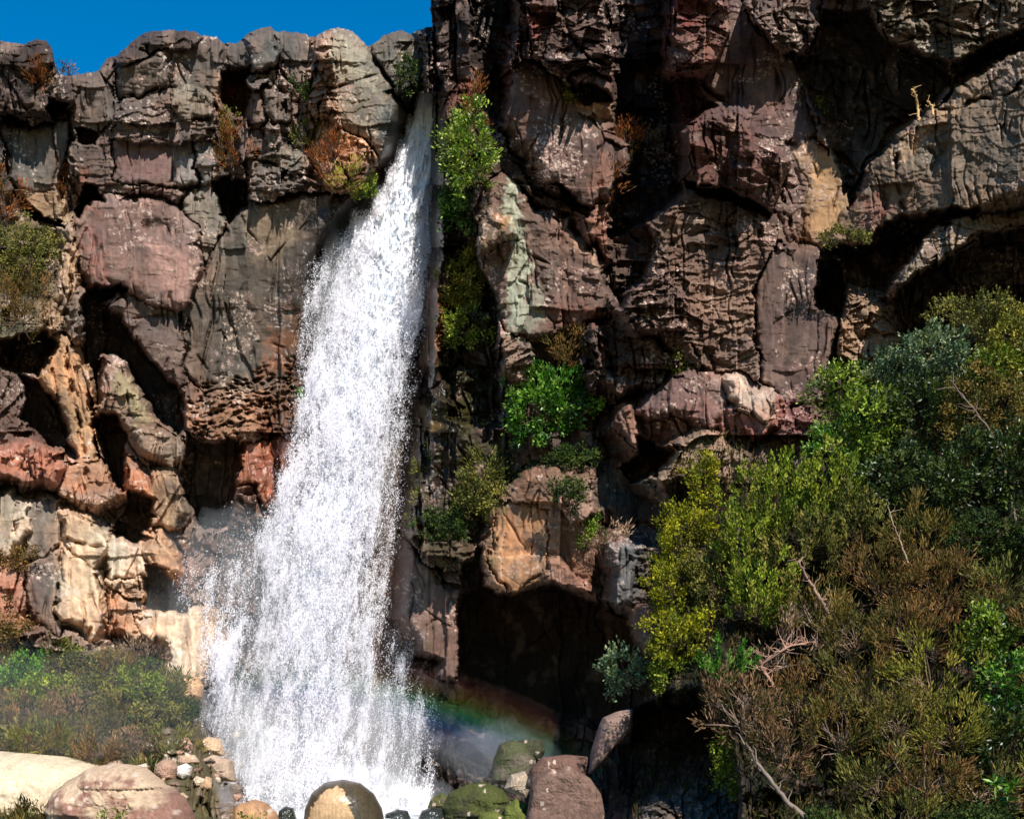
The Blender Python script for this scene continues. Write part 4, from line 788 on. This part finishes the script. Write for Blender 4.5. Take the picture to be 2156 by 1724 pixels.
def wood(name, paths, col, parent, origin):
    V = []; F = []; o = 0
    for path, rad in paths:
        v, f = tube(path, rad); V.append(v); F += [tuple(x + o for x in q_) for q_ in f]; o += len(v)
    V = np.concatenate(V); c = lin(col) * (1 + .35 * perlin(V[:, 0] * 9, V[:, 2] * 9, 5))[:, None]
    return mesh(name, V - origin, F, M_BARK, c, parent=parent)
PAL = dict(glossy=[(92, 122, 30), (136, 158, 46), (52, 76, 24), (166, 178, 82)], bright=[(64, 118, 28), (98, 146, 40), (36, 72, 22), (128, 162, 70)], yellow=[(150, 148, 22), (118, 122, 22), (176, 168, 40), (84, 92, 20)],
           plume=[(104, 124, 30), (134, 146, 40), (74, 94, 24), (150, 152, 60)], olive=[(98, 100, 46), (120, 118, 58), (70, 76, 34), (138, 128, 62)], brown=[(126, 92, 54), (104, 88, 44), (146, 106, 62), (86, 78, 38)],
           pinky=[(134, 100, 76), (112, 88, 66), (150, 114, 84), (96, 84, 50)], heath=[(102, 96, 42), (122, 102, 50), (82, 84, 36), (138, 112, 58)], mint=[(96, 122, 92), (126, 146, 112), (72, 98, 66), (148, 158, 110)],
           dark=[(46, 66, 26), (64, 82, 32), (32, 50, 20), (84, 98, 44)], sun=[(146, 138, 50), (124, 122, 44), (164, 150, 66), (98, 102, 36)], rust=[(134, 70, 30), (112, 66, 32), (152, 88, 40), (90, 70, 34)],
           grass=[(160, 140, 80), (128, 118, 60), (184, 164, 104), (100, 104, 46)], dead=[(150, 122, 104), (128, 102, 88), (170, 142, 120), (110, 90, 76)])
def shrub(u, v, ru, rv_, kind, pal, label, cat='shrub', name='shrub', Yc=None, out=.85, n=None, group=None, depth=.8, stem=True, bark=(120, 98, 82), dens_=1.0, Lk=1.0):
    seed = int(VR.randint(1e6)); R_ = np.random.RandomState(seed)
    Yc = surfY(u, v) - out * ru * K * 38 if Yc is None else Yc
    c = at(u, v, Yc); rx, rz = ru * K * Yc, rv_ * K * Yc; ry = depth * (rx * rz) ** .5
    fu, fv = u + R_.uniform(-.15, .15) * ru, v + rv_ * (1.0 if stem else .6); Yf = max(surfY(fu, fv), Yc + .05) if stem else Yc + ry * .8
    foot = at(fu, fv, Yf); foot[1] = Yf
    e = empty(name, foot); tag(e, label, cat, group)
    area = ru * rv_ * pi
    clr = lin(np.array(PAL[pal]))
    csz = dict(broad=.17, heath=.24, plume=.20, fine=.16, grass=.5, rosette=.3)[kind]
    kc = max(6, int(dens_ * rx * rz * pi / (csz ** 2) * dict(broad=1.5, heath=1.6, plume=1.7, fine=1.5, grass=2, rosette=1)[kind]))
    kc = min(kc, 1100)
    d = unit(R_.randn(kc, 3)); d[:, 1] = -np.abs(d[:, 1]) * np.where(R_.rand(kc) < .78, 1, -1); 
    lob = 1 + .55 * fbm(d[:, 0] * 1.7 + seed % 97, d[:, 2] * 1.7 + d[:, 1], seed % 1000, 3)
    rad = (R_.uniform(.45, 1, kc) ** .5) * lob
    cc = c + d * rad[:, None] * np.array([rx, ry, rz])
    ccol = R_.randint(0, 4, kc); cb = R_.uniform(.7, 1.25, kc)
    if kind == 'broad':
        m = int(30 * dens_ ** .2); Pc = np.repeat(cc, m, 0); o_ = unit(np.repeat(d, m, 0) * .7 + R_.randn(kc * m, 3) * .55 + [0, -.1, .25])
        Pc = Pc + R_.randn(kc * m, 3) * csz * .42; L = R_.uniform(.085, .15, kc * m) * Lk; W = L * .5
    elif kind == 'fine':
        m = 44; Pc = np.repeat(cc, m, 0); o_ = unit(np.repeat(d, m, 0) * .5 + R_.randn(kc * m, 3) * .6 + [0, -.1, .5]); Pc = Pc + R_.randn(kc * m, 3) * csz * .42; L = R_.uniform(.05, .095, kc * m) * Lk; W = L * .55
    elif kind == 'plume':
        m = 54; t = R_.rand(kc, m) ** .8; ax = unit(d * [.55, .3, .2] + [0, -.12, 1.0] + R_.randn(kc, 3) * .10)
        hgt = R_.uniform(.25, .5, kc)[:, None, None] * Lk; r_ = (.085 * np.sin(np.clip(t, .03, 1) * pi * .88 + .25))[..., None]
        Pc = (cc[:, None] + ax[:, None] * t[..., None] * hgt + R_.randn(kc, m, 3) * r_ * .62).reshape(-1, 3); o_ = unit(np.repeat(ax, m, 0) + R_.randn(kc * m, 3) * .38); L = R_.uniform(.06, .12, kc * m); W = L * .42
    elif kind == 'heath':
        m = 44; ax = unit(d * [.7, .5, .5] + [0, -.1, .8] + R_.randn(kc, 3) * .25); o_ = unit(np.repeat(ax, m, 0) + R_.randn(kc * m, 3) * .30)
        t = R_.rand(kc * m)[:, None]; Pc = np.repeat(cc, m, 0) + o_ * t * .30 + R_.randn(kc * m, 3) * .05; L = R_.uniform(.06, .17, kc * m) * Lk; W = np.full(kc * m, .026)
    elif kind == 'grass':
        m = 26; ax = unit(d * [1.0, .5, .3] + [0, -.2, 1.0]); o_ = unit(np.repeat(ax, m, 0) + R_.randn(kc * m, 3) * .45); Pc = np.repeat(foot + (cc - c) * .5 + [0, -.05, .1], m, 0) + R_.randn(kc * m, 3) * .06
        L = R_.uniform(.6, 1.1, kc * m) * rz; W = np.full(kc * m, .018)
    else:  # rosette
        m = 14; ax = unit(d * [.6, .8, .3] + [0, -.4, .8]); o_ = unit(np.repeat(ax, m, 0) * .35 + R_.randn(kc * m, 3)); Pc = np.repeat(cc, m, 0); L = R_.uniform(.16, .26, kc * m) * Lk; W = L * .24
    N_ = len(Pc); ci = np.repeat(ccol, m); ci = np.where(R_.rand(N_) < .3, R_.randint(0, 4, N_), ci)
    col = clr[ci] * (np.repeat(cb, m) * R_.uniform(.7, 1.3, N_))[:, None] * np.array([1, 1, .9])
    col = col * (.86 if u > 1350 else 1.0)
    V, F, cl = leaves(Pc, o_, L, W, col)
    mesh('foliage', V - foot, F, M_LEAF if kind in ('broad', 'rosette') else M_HEATH, cl, smooth=False, parent=e)
    if stem:
        paths = []; k = min(kc, int(8 + area / 700)); sel = R_.permutation(kc)[:k]; hub = foot * .5 + c * .5 + R_.randn(3) * [.1, .02, .1]; r0 = .012 + .022 * (rx * rz) ** .5
        paths.append(([foot + [0, .1, -.15], foot * .7 + hub * .3 + R_.randn(3) * .04, hub], [r0 * 1.1, r0 * .8, r0 * .6]))
        for j in sel:
            q0 = hub * R_.uniform(.4, 1) + foot * 0; t = R_.uniform(.3, .9); q0 = foot * (1 - t) + hub * t; en = cc[j]; md = (q0 + en) / 2 + R_.randn(3) * .07 * (rx + rz) + [0, 0, .05]
            paths.append(([q0, q0 * .5 + md * .5 + R_.randn(3) * .015, md, en], [r0 * .6, r0 * .45, r0 * .32, r0 * .12]))
        wood('stem', paths, bark, e, foot)
    return e
GL = 'shrubs on the heath slope right of the cave'; CL = 'plants clinging to the cliff'; BLG = 'low plants on the left bank'
S = shrub
# on the left wall
S(492, 205, 30, 62, 'heath', 'rust', 'rusty brown shrub hanging in the dark cleft near the crest of the left wall', group=CL)
S(480, 262, 24, 30, 'fine', 'olive', 'green and brown shrub lower in that same cleft', group=CL)
S(488, 320, 36, 46, 'heath', 'rust', 'reddish heath cushion filling the cleft under the upper one', group=CL)
S(140, 385, 17, 48, 'heath', 'rust', 'narrow rust coloured plant in the crack of the left wall', group=CL)
S(78, 165, 22, 28, 'heath', 'rust', 'small rusty tuft on the face of the leftmost crag', group=CL, stem=False)
S(140, 158, 14, 10, 'heath', 'pinky', 'pink dry tuft in the saddle of the skyline', group=CL, stem=False, Yc=42.6)
S(62, 540, 66, 62, 'fine', 'olive', 'rounded olive green shrub on the ledge at the far left', group=CL)
S(40, 640, 62, 62, 'heath', 'brown', 'brown heath shrub below the rounded olive one at far left', group=CL)
S(12, 430, 30, 50, 'heath', 'rust', 'brown scrub at the left edge above the olive shrub', group=CL)
S(700, 350, 34, 44, 'heath', 'rust', 'purplish brown shrub on the orange ledge left of the upper falls', group=CL)
S(732, 380, 30, 26, 'heath', 'sun', 'dry yellow grass tuft beside the purplish brown shrub', group=CL)
S(770, 388, 26, 34, 'fine', 'glossy', 'small green bush beside the upper waterfall', group=CL, stem=False)
S(625, 870, 24, 46, 'heath', 'bright', 'wet green fern tuft at the left edge of the falls', group=CL, Yc=39.9, stem=False)
S(860, 160, 22, 38, 'fine', 'dark', 'dark green shrub in the hollow above the lip of the falls', group=CL)
S(640, 185, 26, 22, 'fine', 'dark', 'small dark shrub high on the rubble of the left wall', group=CL)
S(655, 300, 30, 30, 'heath', 'olive', 'olive heath in the rubble beside the orange ledge', group=CL)
# middle gully
S(985, 320, 58, 92, 'broad', 'glossy', 'bright yellow green bush hugging the rock right of the upper falls', group=CL, Lk=.85)
S(962, 440, 42, 44, 'broad', 'bright', 'green bush end hanging below the bright yellow green bush', group=CL, Lk=.85)
S(1000, 215, 22, 46, 'heath', 'rust', 'rust red plant on the dark pillar above the bright bush', group=CL, stem=False)
S(975, 600, 46, 66, 'fine', 'sun', 'yellowish bush below the bright bush in the mossy gully', group=CL, Lk=1.3)
S(985, 690, 46, 40, 'broad', 'plume', 'leafy green shrub under the yellowish one in the gully', group=CL, Lk=.8)
S(1150, 855, 92, 80, 'broad', 'bright', 'dense vivid green bush growing out of the cliff above the cave', cat='bush', name='bush', Yc=36.9, Lk=1.0, dens_=1.3)
S(940, 940, 34, 36, 'broad', 'glossy', 'light green leafy tuft left of the vivid green bush', group=CL, Yc=38.6, Lk=.8)
S(1010, 930, 42, 34, 'broad', 'sun', 'pale yellow green tuft between the gully and the vivid bush', group=CL, Yc=38.6, Lk=.8)
S(905, 1000, 28, 40, 'fine', 'olive', 'olive plant at the right edge of the spray', group=CL, stem=False, Yc=39)
S(1000, 1040, 48, 50, 'fine', 'olive', 'tangled olive scrub above the dark wall beside the spray', group=CL, Lk=1.2)
S(1020, 990, 40, 34, 'heath', 'olive', 'mossy tuft above the tangled olive scrub', group=CL)
S(940, 1110, 56, 40, 'fine', 'dark', 'dark hanging scrub over the smooth brown slab', group=CL)
S(1045, 1065, 40, 44, 'fine', 'olive', 'olive scrub on the left shoulder of the tan block', group=CL, Yc=37.2)
S(965, 1165, 50, 34, 'fine', 'dark', 'dark scrub trailing over the upper edge of the smooth brown slab', group=CL, Yc=38.6)
S(905, 1075, 34, 44, 'heath', 'olive', 'olive brown scrub wet by the spray', group=CL, Yc=38.8, stem=False)
S(1075, 985, 48, 36, 'broad', 'dark', 'dark leafy tangle under the left side of the vivid green bush', group=CL, Yc=37.6, Lk=.8)
S(1150, 1010, 60, 30, 'fine', 'dark', 'shaded plants hanging above the sunlit tan block', group=CL, Yc=37.2)
S(1190, 740, 74, 34, 'heath', 'brown', 'brown heather patch on the ledge above the vivid green bush', group=CL, stem=False)
S(1320, 300, 26, 40, 'heath', 'rust', 'rusty grass tuft in the black recess of the buttress', group=CL)
S(1368, 285, 26, 22, 'grass', 'grass', 'straw coloured grass on top of the small fin of rock', group=CL, cat='grass tuft', name='grass_tuft')
S(1290, 390, 20, 40, 'heath', 'rust', 'orange brown tuft on the shoulder below the black recess', group=CL, stem=False)
S(1195, 195, 10, 26, 'fine', 'olive', 'thin green plant under the overhang of the buttress', group=CL, stem=False)
S(1722, 230, 16, 14, 'fine', 'olive', 'tiny green plant at the edge of the blue black recess', group=CL, stem=False)
S(1770, 500, 70, 12, 'fine', 'olive', 'thin line of grass along the seam under the slanting slab', group=CL, stem=False)
S(1440, 765, 38, 18, 'fine', 'olive', 'small grey green shrub on top of the mauve boulder', group=CL, stem=False)
S(1240, 1120, 20, 40, 'fine', 'glossy', 'small green plant at the right side of the tan block', group=CL)
S(1270, 1130, 44, 34, 'heath', 'dead', 'pale leafless twigs between the tan block and the yellow bush', group=CL, Yc=36)
S(1205, 965, 56, 26, 'fine', 'dark', 'shaded scrub under the vivid green bush', group=CL, stem=False)
S(1200, 1040, 40, 30, 'fine', 'dark', 'dark plants above the right part of the tan block', group=CL, stem=False)
# heath slope: (u, v, ru, rv, kind, palette, Y, label)
T = [(2060, 668, 92, 40, 'fine', 'olive', 31.5, 'olive shrub on the upper crest of the slope'), (2140, 715, 60, 44, 'fine', 'sun', 30.8, 'yellowish shrub at the right end of the upper crest'),
     (1955, 742, 92, 46, 'broad', 'mint', 31.2, 'grey green leafy shrub below the upper crest'), (2100, 775, 80, 40, 'broad', 'plume', 30.2, 'pale green shrub under the yellowish crest shrub'),
     (1878, 790, 46, 56, 'fine', 'mint', 32.0, 'small bluish green shrub at the corner of the layered rock'),
     (1760, 830, 52, 66, 'broad', 'glossy', 32.3, 'glossy yellow green bush right against the purple wall'), (1830, 890, 66, 80, 'broad', 'glossy', 31.4, 'sunlit glossy bush right of the one touching the wall'),
     (1775, 945, 72, 56, 'broad', 'bright', 31.8, 'deep green glossy bush above the plume shaped shrubs'),
     (1950, 880, 88, 96, 'broad', 'dark', 31.2, 'broad dark green bush in the upper middle of the slope'), (2075, 870, 92, 86, 'fine', 'heath', 30.0, 'twiggy olive brown bush at the upper right'),
     (2130, 980, 60, 90, 'broad', 'dark', 28.8, 'dark leafy bush at the right edge'), (2010, 1020, 96, 86, 'broad', 'dark', 29.3, 'dark green bush with pale branches in the right middle'),
     (1890, 1020, 76, 70, 'broad', 'dark', 30.0, 'shaded bush behind the plume shaped shrubs'),
     (1480, 1010, 34, 58, 'fine', 'yellow', 33.4, 'slim yellow green shrub beside the tan grey rock'), (1440, 1130, 74, 60, 'fine', 'yellow', 32.6, 'yellow shrub left of the plume shaped bushes'),
     (1420, 1240, 70, 62, 'fine', 'yellow', 31.6, 'bright yellow shrub overhanging the cave mouth'), (1500, 1230, 60, 90, 'fine', 'olive', 31.0, 'olive shrub between the yellow one and the plume bushes'),
     (1430, 1340, 72, 58, 'fine', 'yellow', 30.6, 'lower yellow green shrub right of the cave'), (1412, 1420, 44, 40, 'fine', 'plume', 30.4, 'small green shrub under the lower yellow one'),
     (1620, 1080, 84, 84, 'plume', 'plume', 30.6, 'plume shaped yellow green bush in the centre of the slope'), (1740, 1060, 78, 78, 'plume', 'plume', 30.4, 'larger plume shaped bush right of the central one'),
     (1560, 1160, 52, 66, 'plume', 'plume', 30.4, 'narrow plume shaped bush below the central one'), (1690, 1160, 74, 50, 'plume', 'olive', 29.8, 'plume bush turning olive under the larger one'),
     (1800, 1120, 56, 60, 'plume', 'olive', 29.8, 'olive plume bush at the right of the group'), (1600, 1260, 70, 70, 'plume', 'plume', 29.4, 'sparse plume bush with upright dark stems'),
     (1940, 1140, 96, 60, 'heath', 'heath', 28.9, 'heath bush below the dark green ones'), (2080, 1150, 84, 64, 'fine', 'dark', 28.2, 'dark shrub at the right edge above the heath'),
     (1860, 1220, 88, 66, 'heath', 'brown', 28.6, 'brown heath bush in the middle right'), (1990, 1240, 96, 60, 'heath', 'brown', 27.8, 'wide brown heath bush right of the middle'),
     (1720, 1280, 66, 56, 'heath', 'heath', 28.9, 'grey olive heath bush under the fallen branch'), (2110, 1260, 70, 60, 'heath', 'olive', 27.2, 'olive heath bush at the right edge'),
     (1520, 1420, 46, 36, 'plume', 'bright', 29.2, 'small rounded bright green bush'), (1640, 1370, 82, 56, 'heath', 'dead', 28.6, 'dead pinkish bush of bare tangled twigs'),
     (1790, 1340, 76, 54, 'heath', 'heath', 27.9, 'olive heath bush right of the dead twigs'), (1920, 1340, 86, 60, 'heath', 'brown', 27.2, 'orange brown heath bush in the right middle'),
     (2080, 1350, 72, 60, 'broad', 'glossy', 26.6, 'leafy light green bush near the right edge'), (2120, 1440, 60, 66, 'broad', 'bright', 26.0, 'green leafy bush below the light green one'),
     (1560, 1500, 78, 60, 'heath', 'pinky', 28.3, 'pinkish brown heath bush over the dark hollow'), (1680, 1490, 80, 64, 'heath', 'brown', 27.6, 'orange tipped heath bush beside the pinkish one'),
     (1820, 1440, 84, 56, 'heath', 'heath', 27.0, 'olive gold heath bush in the lower middle'), (1960, 1440, 84, 64, 'heath', 'sun', 26.4, 'gold olive heath bush left of the leafy green one'),
     (1540, 1600, 44, 60, 'fine', 'plume', 27.8, 'green shrub hanging at the edge of the dark hollow'), (1650, 1580, 70, 50, 'heath', 'pinky', 27.0, 'greyish pink heath over the bent bare branch'),
     (1760, 1540, 72, 60, 'heath', 'heath', 26.6, 'olive heath in the lower middle beside a dark gap'), (1890, 1540, 80, 60, 'heath', 'heath', 25.9, 'broad olive heath bush in the lower right'),
     (2010, 1540, 84, 56, 'heath', 'sun', 25.4, 'golden heath bush in the lower right'), (2120, 1560, 64, 64, 'broad', 'dark', 25.2, 'dark shaded bush at the lower right edge'),
     (1830, 1640, 76, 56, 'heath', 'olive', 25.4, 'olive green heath low in the frame'), (1950, 1650, 84, 60, 'heath', 'brown', 24.9, 'brown heath bush at the bottom right of centre'),
     (2060, 1660, 66, 50, 'heath', 'heath', 24.6, 'heath bush left of the rosette plant'), (1890, 1740, 90, 50, 'heath', 'olive', 24.4, 'olive heath at the very bottom'),
     (2040, 1740, 80, 46, 'fine', 'dark', 24.2, 'dark green shrub at the bottom right'), (1740, 1740, 60, 40, 'fine', 'dark', 25.4, 'dark small shrub on the shaded bottom ledge')]
for u, v, ru, rv_, kd, pl_, Yc, lb_ in T:
    S(u, v, ru * 1.03, rv_ * 1.04, kd, pl_, lb_, Yc=min(Yc, surfY(u, v) - .55 * ru * K * Yc), group=GL, depth=1.0, bark=(150, 126, 108) if kd == 'heath' else (104, 86, 70), Lk=.85 if kd == 'broad' else 1.0, dens_=.35 if pl_ == 'dead' else 1.0)
S(2115, 1665, 42, 36, 'rosette', 'bright', 'bright green rosette plant with long leaves at the lower right corner', Yc=23.9, name='rosette_plant', cat='plant', dens_=.6)
S(1312, 1412, 46, 46, 'broad', 'mint', 'round grey green bush hanging right of the cave mouth', Yc=33.5, name='bush', cat='bush', Lk=.9)
# left bank
BL_ = [(40, 1395, 60, 36, 'fine', 'bright', 'vivid green ground shrub at the left edge'), (100, 1440, 70, 36, 'fine', 'plume', 'yellow green low shrub right of the vivid green one'),
       (200, 1440, 60, 34, 'fine', 'olive', 'green low shrub below the brown rubble'), (290, 1430, 56, 34, 'fine', 'plume', 'green shrub under the cream slab'), (40, 1490, 70, 40, 'heath', 'brown', 'greyish brown heath in the rainbow haze at the left edge'),
       (140, 1500, 70, 40, 'heath', 'pinky', 'purplish brown heath on the left bank'), (240, 1500, 60, 38, 'heath', 'heath', 'green brown heath in the middle of the left bank'), (330, 1490, 46, 40, 'fine', 'olive', 'olive shrub near the spray on the left bank'),
       (80, 1550, 80, 32, 'heath', 'olive', 'dark olive heath just above the huge pale slab'), (190, 1560, 66, 34, 'heath', 'brown', 'brown heath just above the reddish boulder'), (280, 1560, 56, 34, 'heath', 'pinky', 'brown heath beside the small pale stones'),
       (350, 1550, 40, 30, 'heath', 'olive', 'mossy heath beside the pinkish wedge of stone'), (20, 1310, 40, 50, 'fine', 'brown', 'brown shrub on the ledge above the vivid green one'), (240, 1380, 40, 24, 'fine', 'olive', 'small olive shrub in the brown rubble'),
       (300, 1375, 40, 30, 'heath', 'dead', 'bare grey twigs below the cream slab'), (26, 1165, 40, 26, 'fine', 'brown', 'brown ledge plant among the pale folded slabs')]
for u, v, ru, rv_, kd, pl_, lb_ in BL_:
    S(u, v + 14, ru * 1.05, rv_ * .9, kd, pl_, lb_, group=BLG, out=1.0, stem=kd != 'grass', dens_=1.0)
for u, v, ru, rv_, kd, pl_, lb_ in ((30, 1345, 50, 26, 'fine', 'dark', 'dark shrub on the upper rim of the left bank at the frame edge'), (110, 1372, 44, 24, 'heath', 'olive', 'olive tuft on the rim of the bank below the folded slabs'),
       (180, 1392, 46, 22, 'fine', 'olive', 'olive shrub on the bank rim below the brown rubble'), (250, 1405, 40, 24, 'heath', 'brown', 'brown tuft on the bank rim left of the cream slab'), (318, 1412, 40, 26, 'fine', 'dark', 'dark green shrub tucked under the cream slab on the bank rim'),
       (352, 1450, 34, 30, 'heath', 'olive', 'olive tuft at the right end of the bank beside the tan boulder'), (385, 1500, 34, 30, 'fine', 'dark', 'dark shrub in the hollow under the round tan boulder')):
    S(u, v, ru, rv_, kd, pl_, lb_, group=BLG, out=1.0, dens_=1.2)
for u, v, ru, rv_, kd, pl_, Yc, lb_ in ((2240, 760, 90, 70, 'fine', 'olive', 30, 'olive shrub cut by the right edge, topmost'), (2260, 920, 100, 90, 'broad', 'dark', 28.5, 'dark bush cut by the right edge, upper'), (2240, 1120, 100, 90, 'fine', 'dark', 27.4, 'dark shrub cut by the right edge, middle'),
       (2250, 1320, 100, 90, 'heath', 'brown', 26.2, 'brown heath cut by the right edge'), (2250, 1500, 100, 80, 'heath', 'heath', 25, 'olive heath cut by the right edge'), (2230, 1670, 100, 80, 'heath', 'olive', 24, 'green heath cut by the right edge, lowest')):
    S(u, v, ru, rv_, kd, pl_, lb_, Yc=min(Yc, surfY(u, v) - .5), group=GL, depth=1.0)
for u, v, ru, rv_, lb_ in ((36, 1520, 34, 30, 'straw coloured grass tussock at the left edge of the bank'), (300, 1600, 30, 22, 'yellow grass tuft above the small cream pebble'), (412, 1560, 24, 20, 'green yellow grass tuft by the pale block')):
    S(u, v, ru, rv_, 'grass', 'grass', lb_, cat='grass tuft', name='grass_tuft', group='grass tufts on the left bank')
S(240, 1722, 34, 12, 'broad', 'plume', 'small green sprig in front of the reddish boulder', Yc=27.6, stem=False, cat='plant', name='plant', dens_=.5, Lk=.7)
S(525, 1722, 20, 12, 'broad', 'plume', 'small green sprig in front of the low tan boulder', Yc=32.4, stem=False, cat='plant', name='plant', dens_=.5, Lk=.7)
# sprigs, grasses and litter covering the soil of both banks
def cover():
    R_ = np.random.RandomState(9); jj_ = np.argwhere(soil & (GV > 880) & (GU > -200) & (GU < 2350)); ci = jj_[R_.randint(0, len(jj_), 90000)]
    i, j = ci[:, 0], ci[:, 1]; P_ = np.stack([VX[i, j], Y[i, j], VZ[i, j]], -1) + R_.randn(len(i), 3) * .02
    kp = (GU[i, j] < 900) | (R_.rand(len(i)) < .36); i, j, P_ = i[kp], j[kp], P_[kp]
    gu, gv = GU[i, j], GV[i, j]; pk_ = fbm(gu / 60, gv / 60, 333, 3); pals = [PAL['heath'], PAL['olive'], PAL['brown'], PAL['dark']]
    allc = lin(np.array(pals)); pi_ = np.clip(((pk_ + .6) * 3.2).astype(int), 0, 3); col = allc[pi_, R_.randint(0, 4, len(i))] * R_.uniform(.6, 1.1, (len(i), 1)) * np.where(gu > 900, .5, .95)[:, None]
    ax = unit(np.array([0, -.7, .8]) + R_.randn(len(i), 3) * .45); V, F, cl = leaves(P_, ax, R_.uniform(.10, .34, len(i)), R_.uniform(.02, .05, len(i)), col)
    o = mesh('ground_cover', V, F, M_HEATH, cl, smooth=False); tag(o, 'low sprigs and dry grasses covering the soil of both banks', 'ground cover', kind='stuff')
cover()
# bare branches
def branch(name, pts, Y0, r0, col, label, cat, twigs=0, seed=1, spread=40):
    R_ = np.random.RandomState(seed); P = PT(pts); path = np.array([at(p[0], p[1], Y0 + .1 * R_.randn()) for p in P]); t = np.linspace(0, 1, len(P)); tt = np.linspace(0, 1, 5 * len(P))
    sm = np.stack([np.interp(tt, t, path[:, k]) for k in range(3)], 1) + R_.randn(len(tt), 3) * .008; base = sm[0].copy(); e = empty(name, base); tag(e, label, cat)
    wood('limb', [(sm, list(np.linspace(r0, r0 * .35, len(tt))))], col, e, base); pp = []
    for i in range(twigs):
        k = R_.randint(2, len(tt)); q0 = sm[k]; a = (R_.uniform(-1, 1, 3) * [1, .5, .7] + [0, 0, .5]) * spread * .8 * K * Y0; pp.append(([q0, q0 + a * .35 + R_.randn(3) * .03, q0 + a * .7 + R_.randn(3) * .04, q0 + a], [r0 * .34, r0 * .24, r0 * .16, r0 * .06]))
    for q_ in pp: wood('twig', [q_], col, e, base)
branch('bare_branch', '1700,1724 1660,1690 1620,1640 1590,1600 1570,1560', 25.6, .055, (130, 116, 104), 'bent bare branch crossing the dark gap at the bottom of the slope', 'branch', 8, 2)
branch('dead_branch', '1745,1290 1720,1250 1700,1215 1680,1180', 28.0, .045, (150, 122, 104), 'pale pink dead trunk lying among the plume bushes', 'branch', 14, 3)
branch('dead_branch', '1912,1185 1895,1140 1880,1100 1870,1070', 27.9, .02, (160, 134, 112), 'thin pale dead stem standing left of the heath bush', 'branch', 6, 4)
branch('bare_branch', '2140,1110 2110,960 2080,900 2040,850 2000,800', 28.6, .03, (116, 100, 90), 'grey branch of the dark bush at the right edge', 'branch', 14, 6, 60)
branch('dead_branch', '1935,255 1932,222 1926,195 1918,188', 32.6, .035, (190, 154, 106), 'bleached dead branch standing on the edge of the slanting slab', 'branch', 7, 8, 28)
branch('dead_branch', '1965,242 1962,222 1952,212', 32.6, .035, (196, 160, 112), 'short dead stub right of the bleached branch', 'branch', 4, 9, 16)
branch('dead_branch', '1640,1460 1600,1400 1660,1360 1720,1350', 27.9, .035, (176, 136, 116), 'pinkish dead limb inside the tangled dead bush', 'branch', 40, 10, 60)
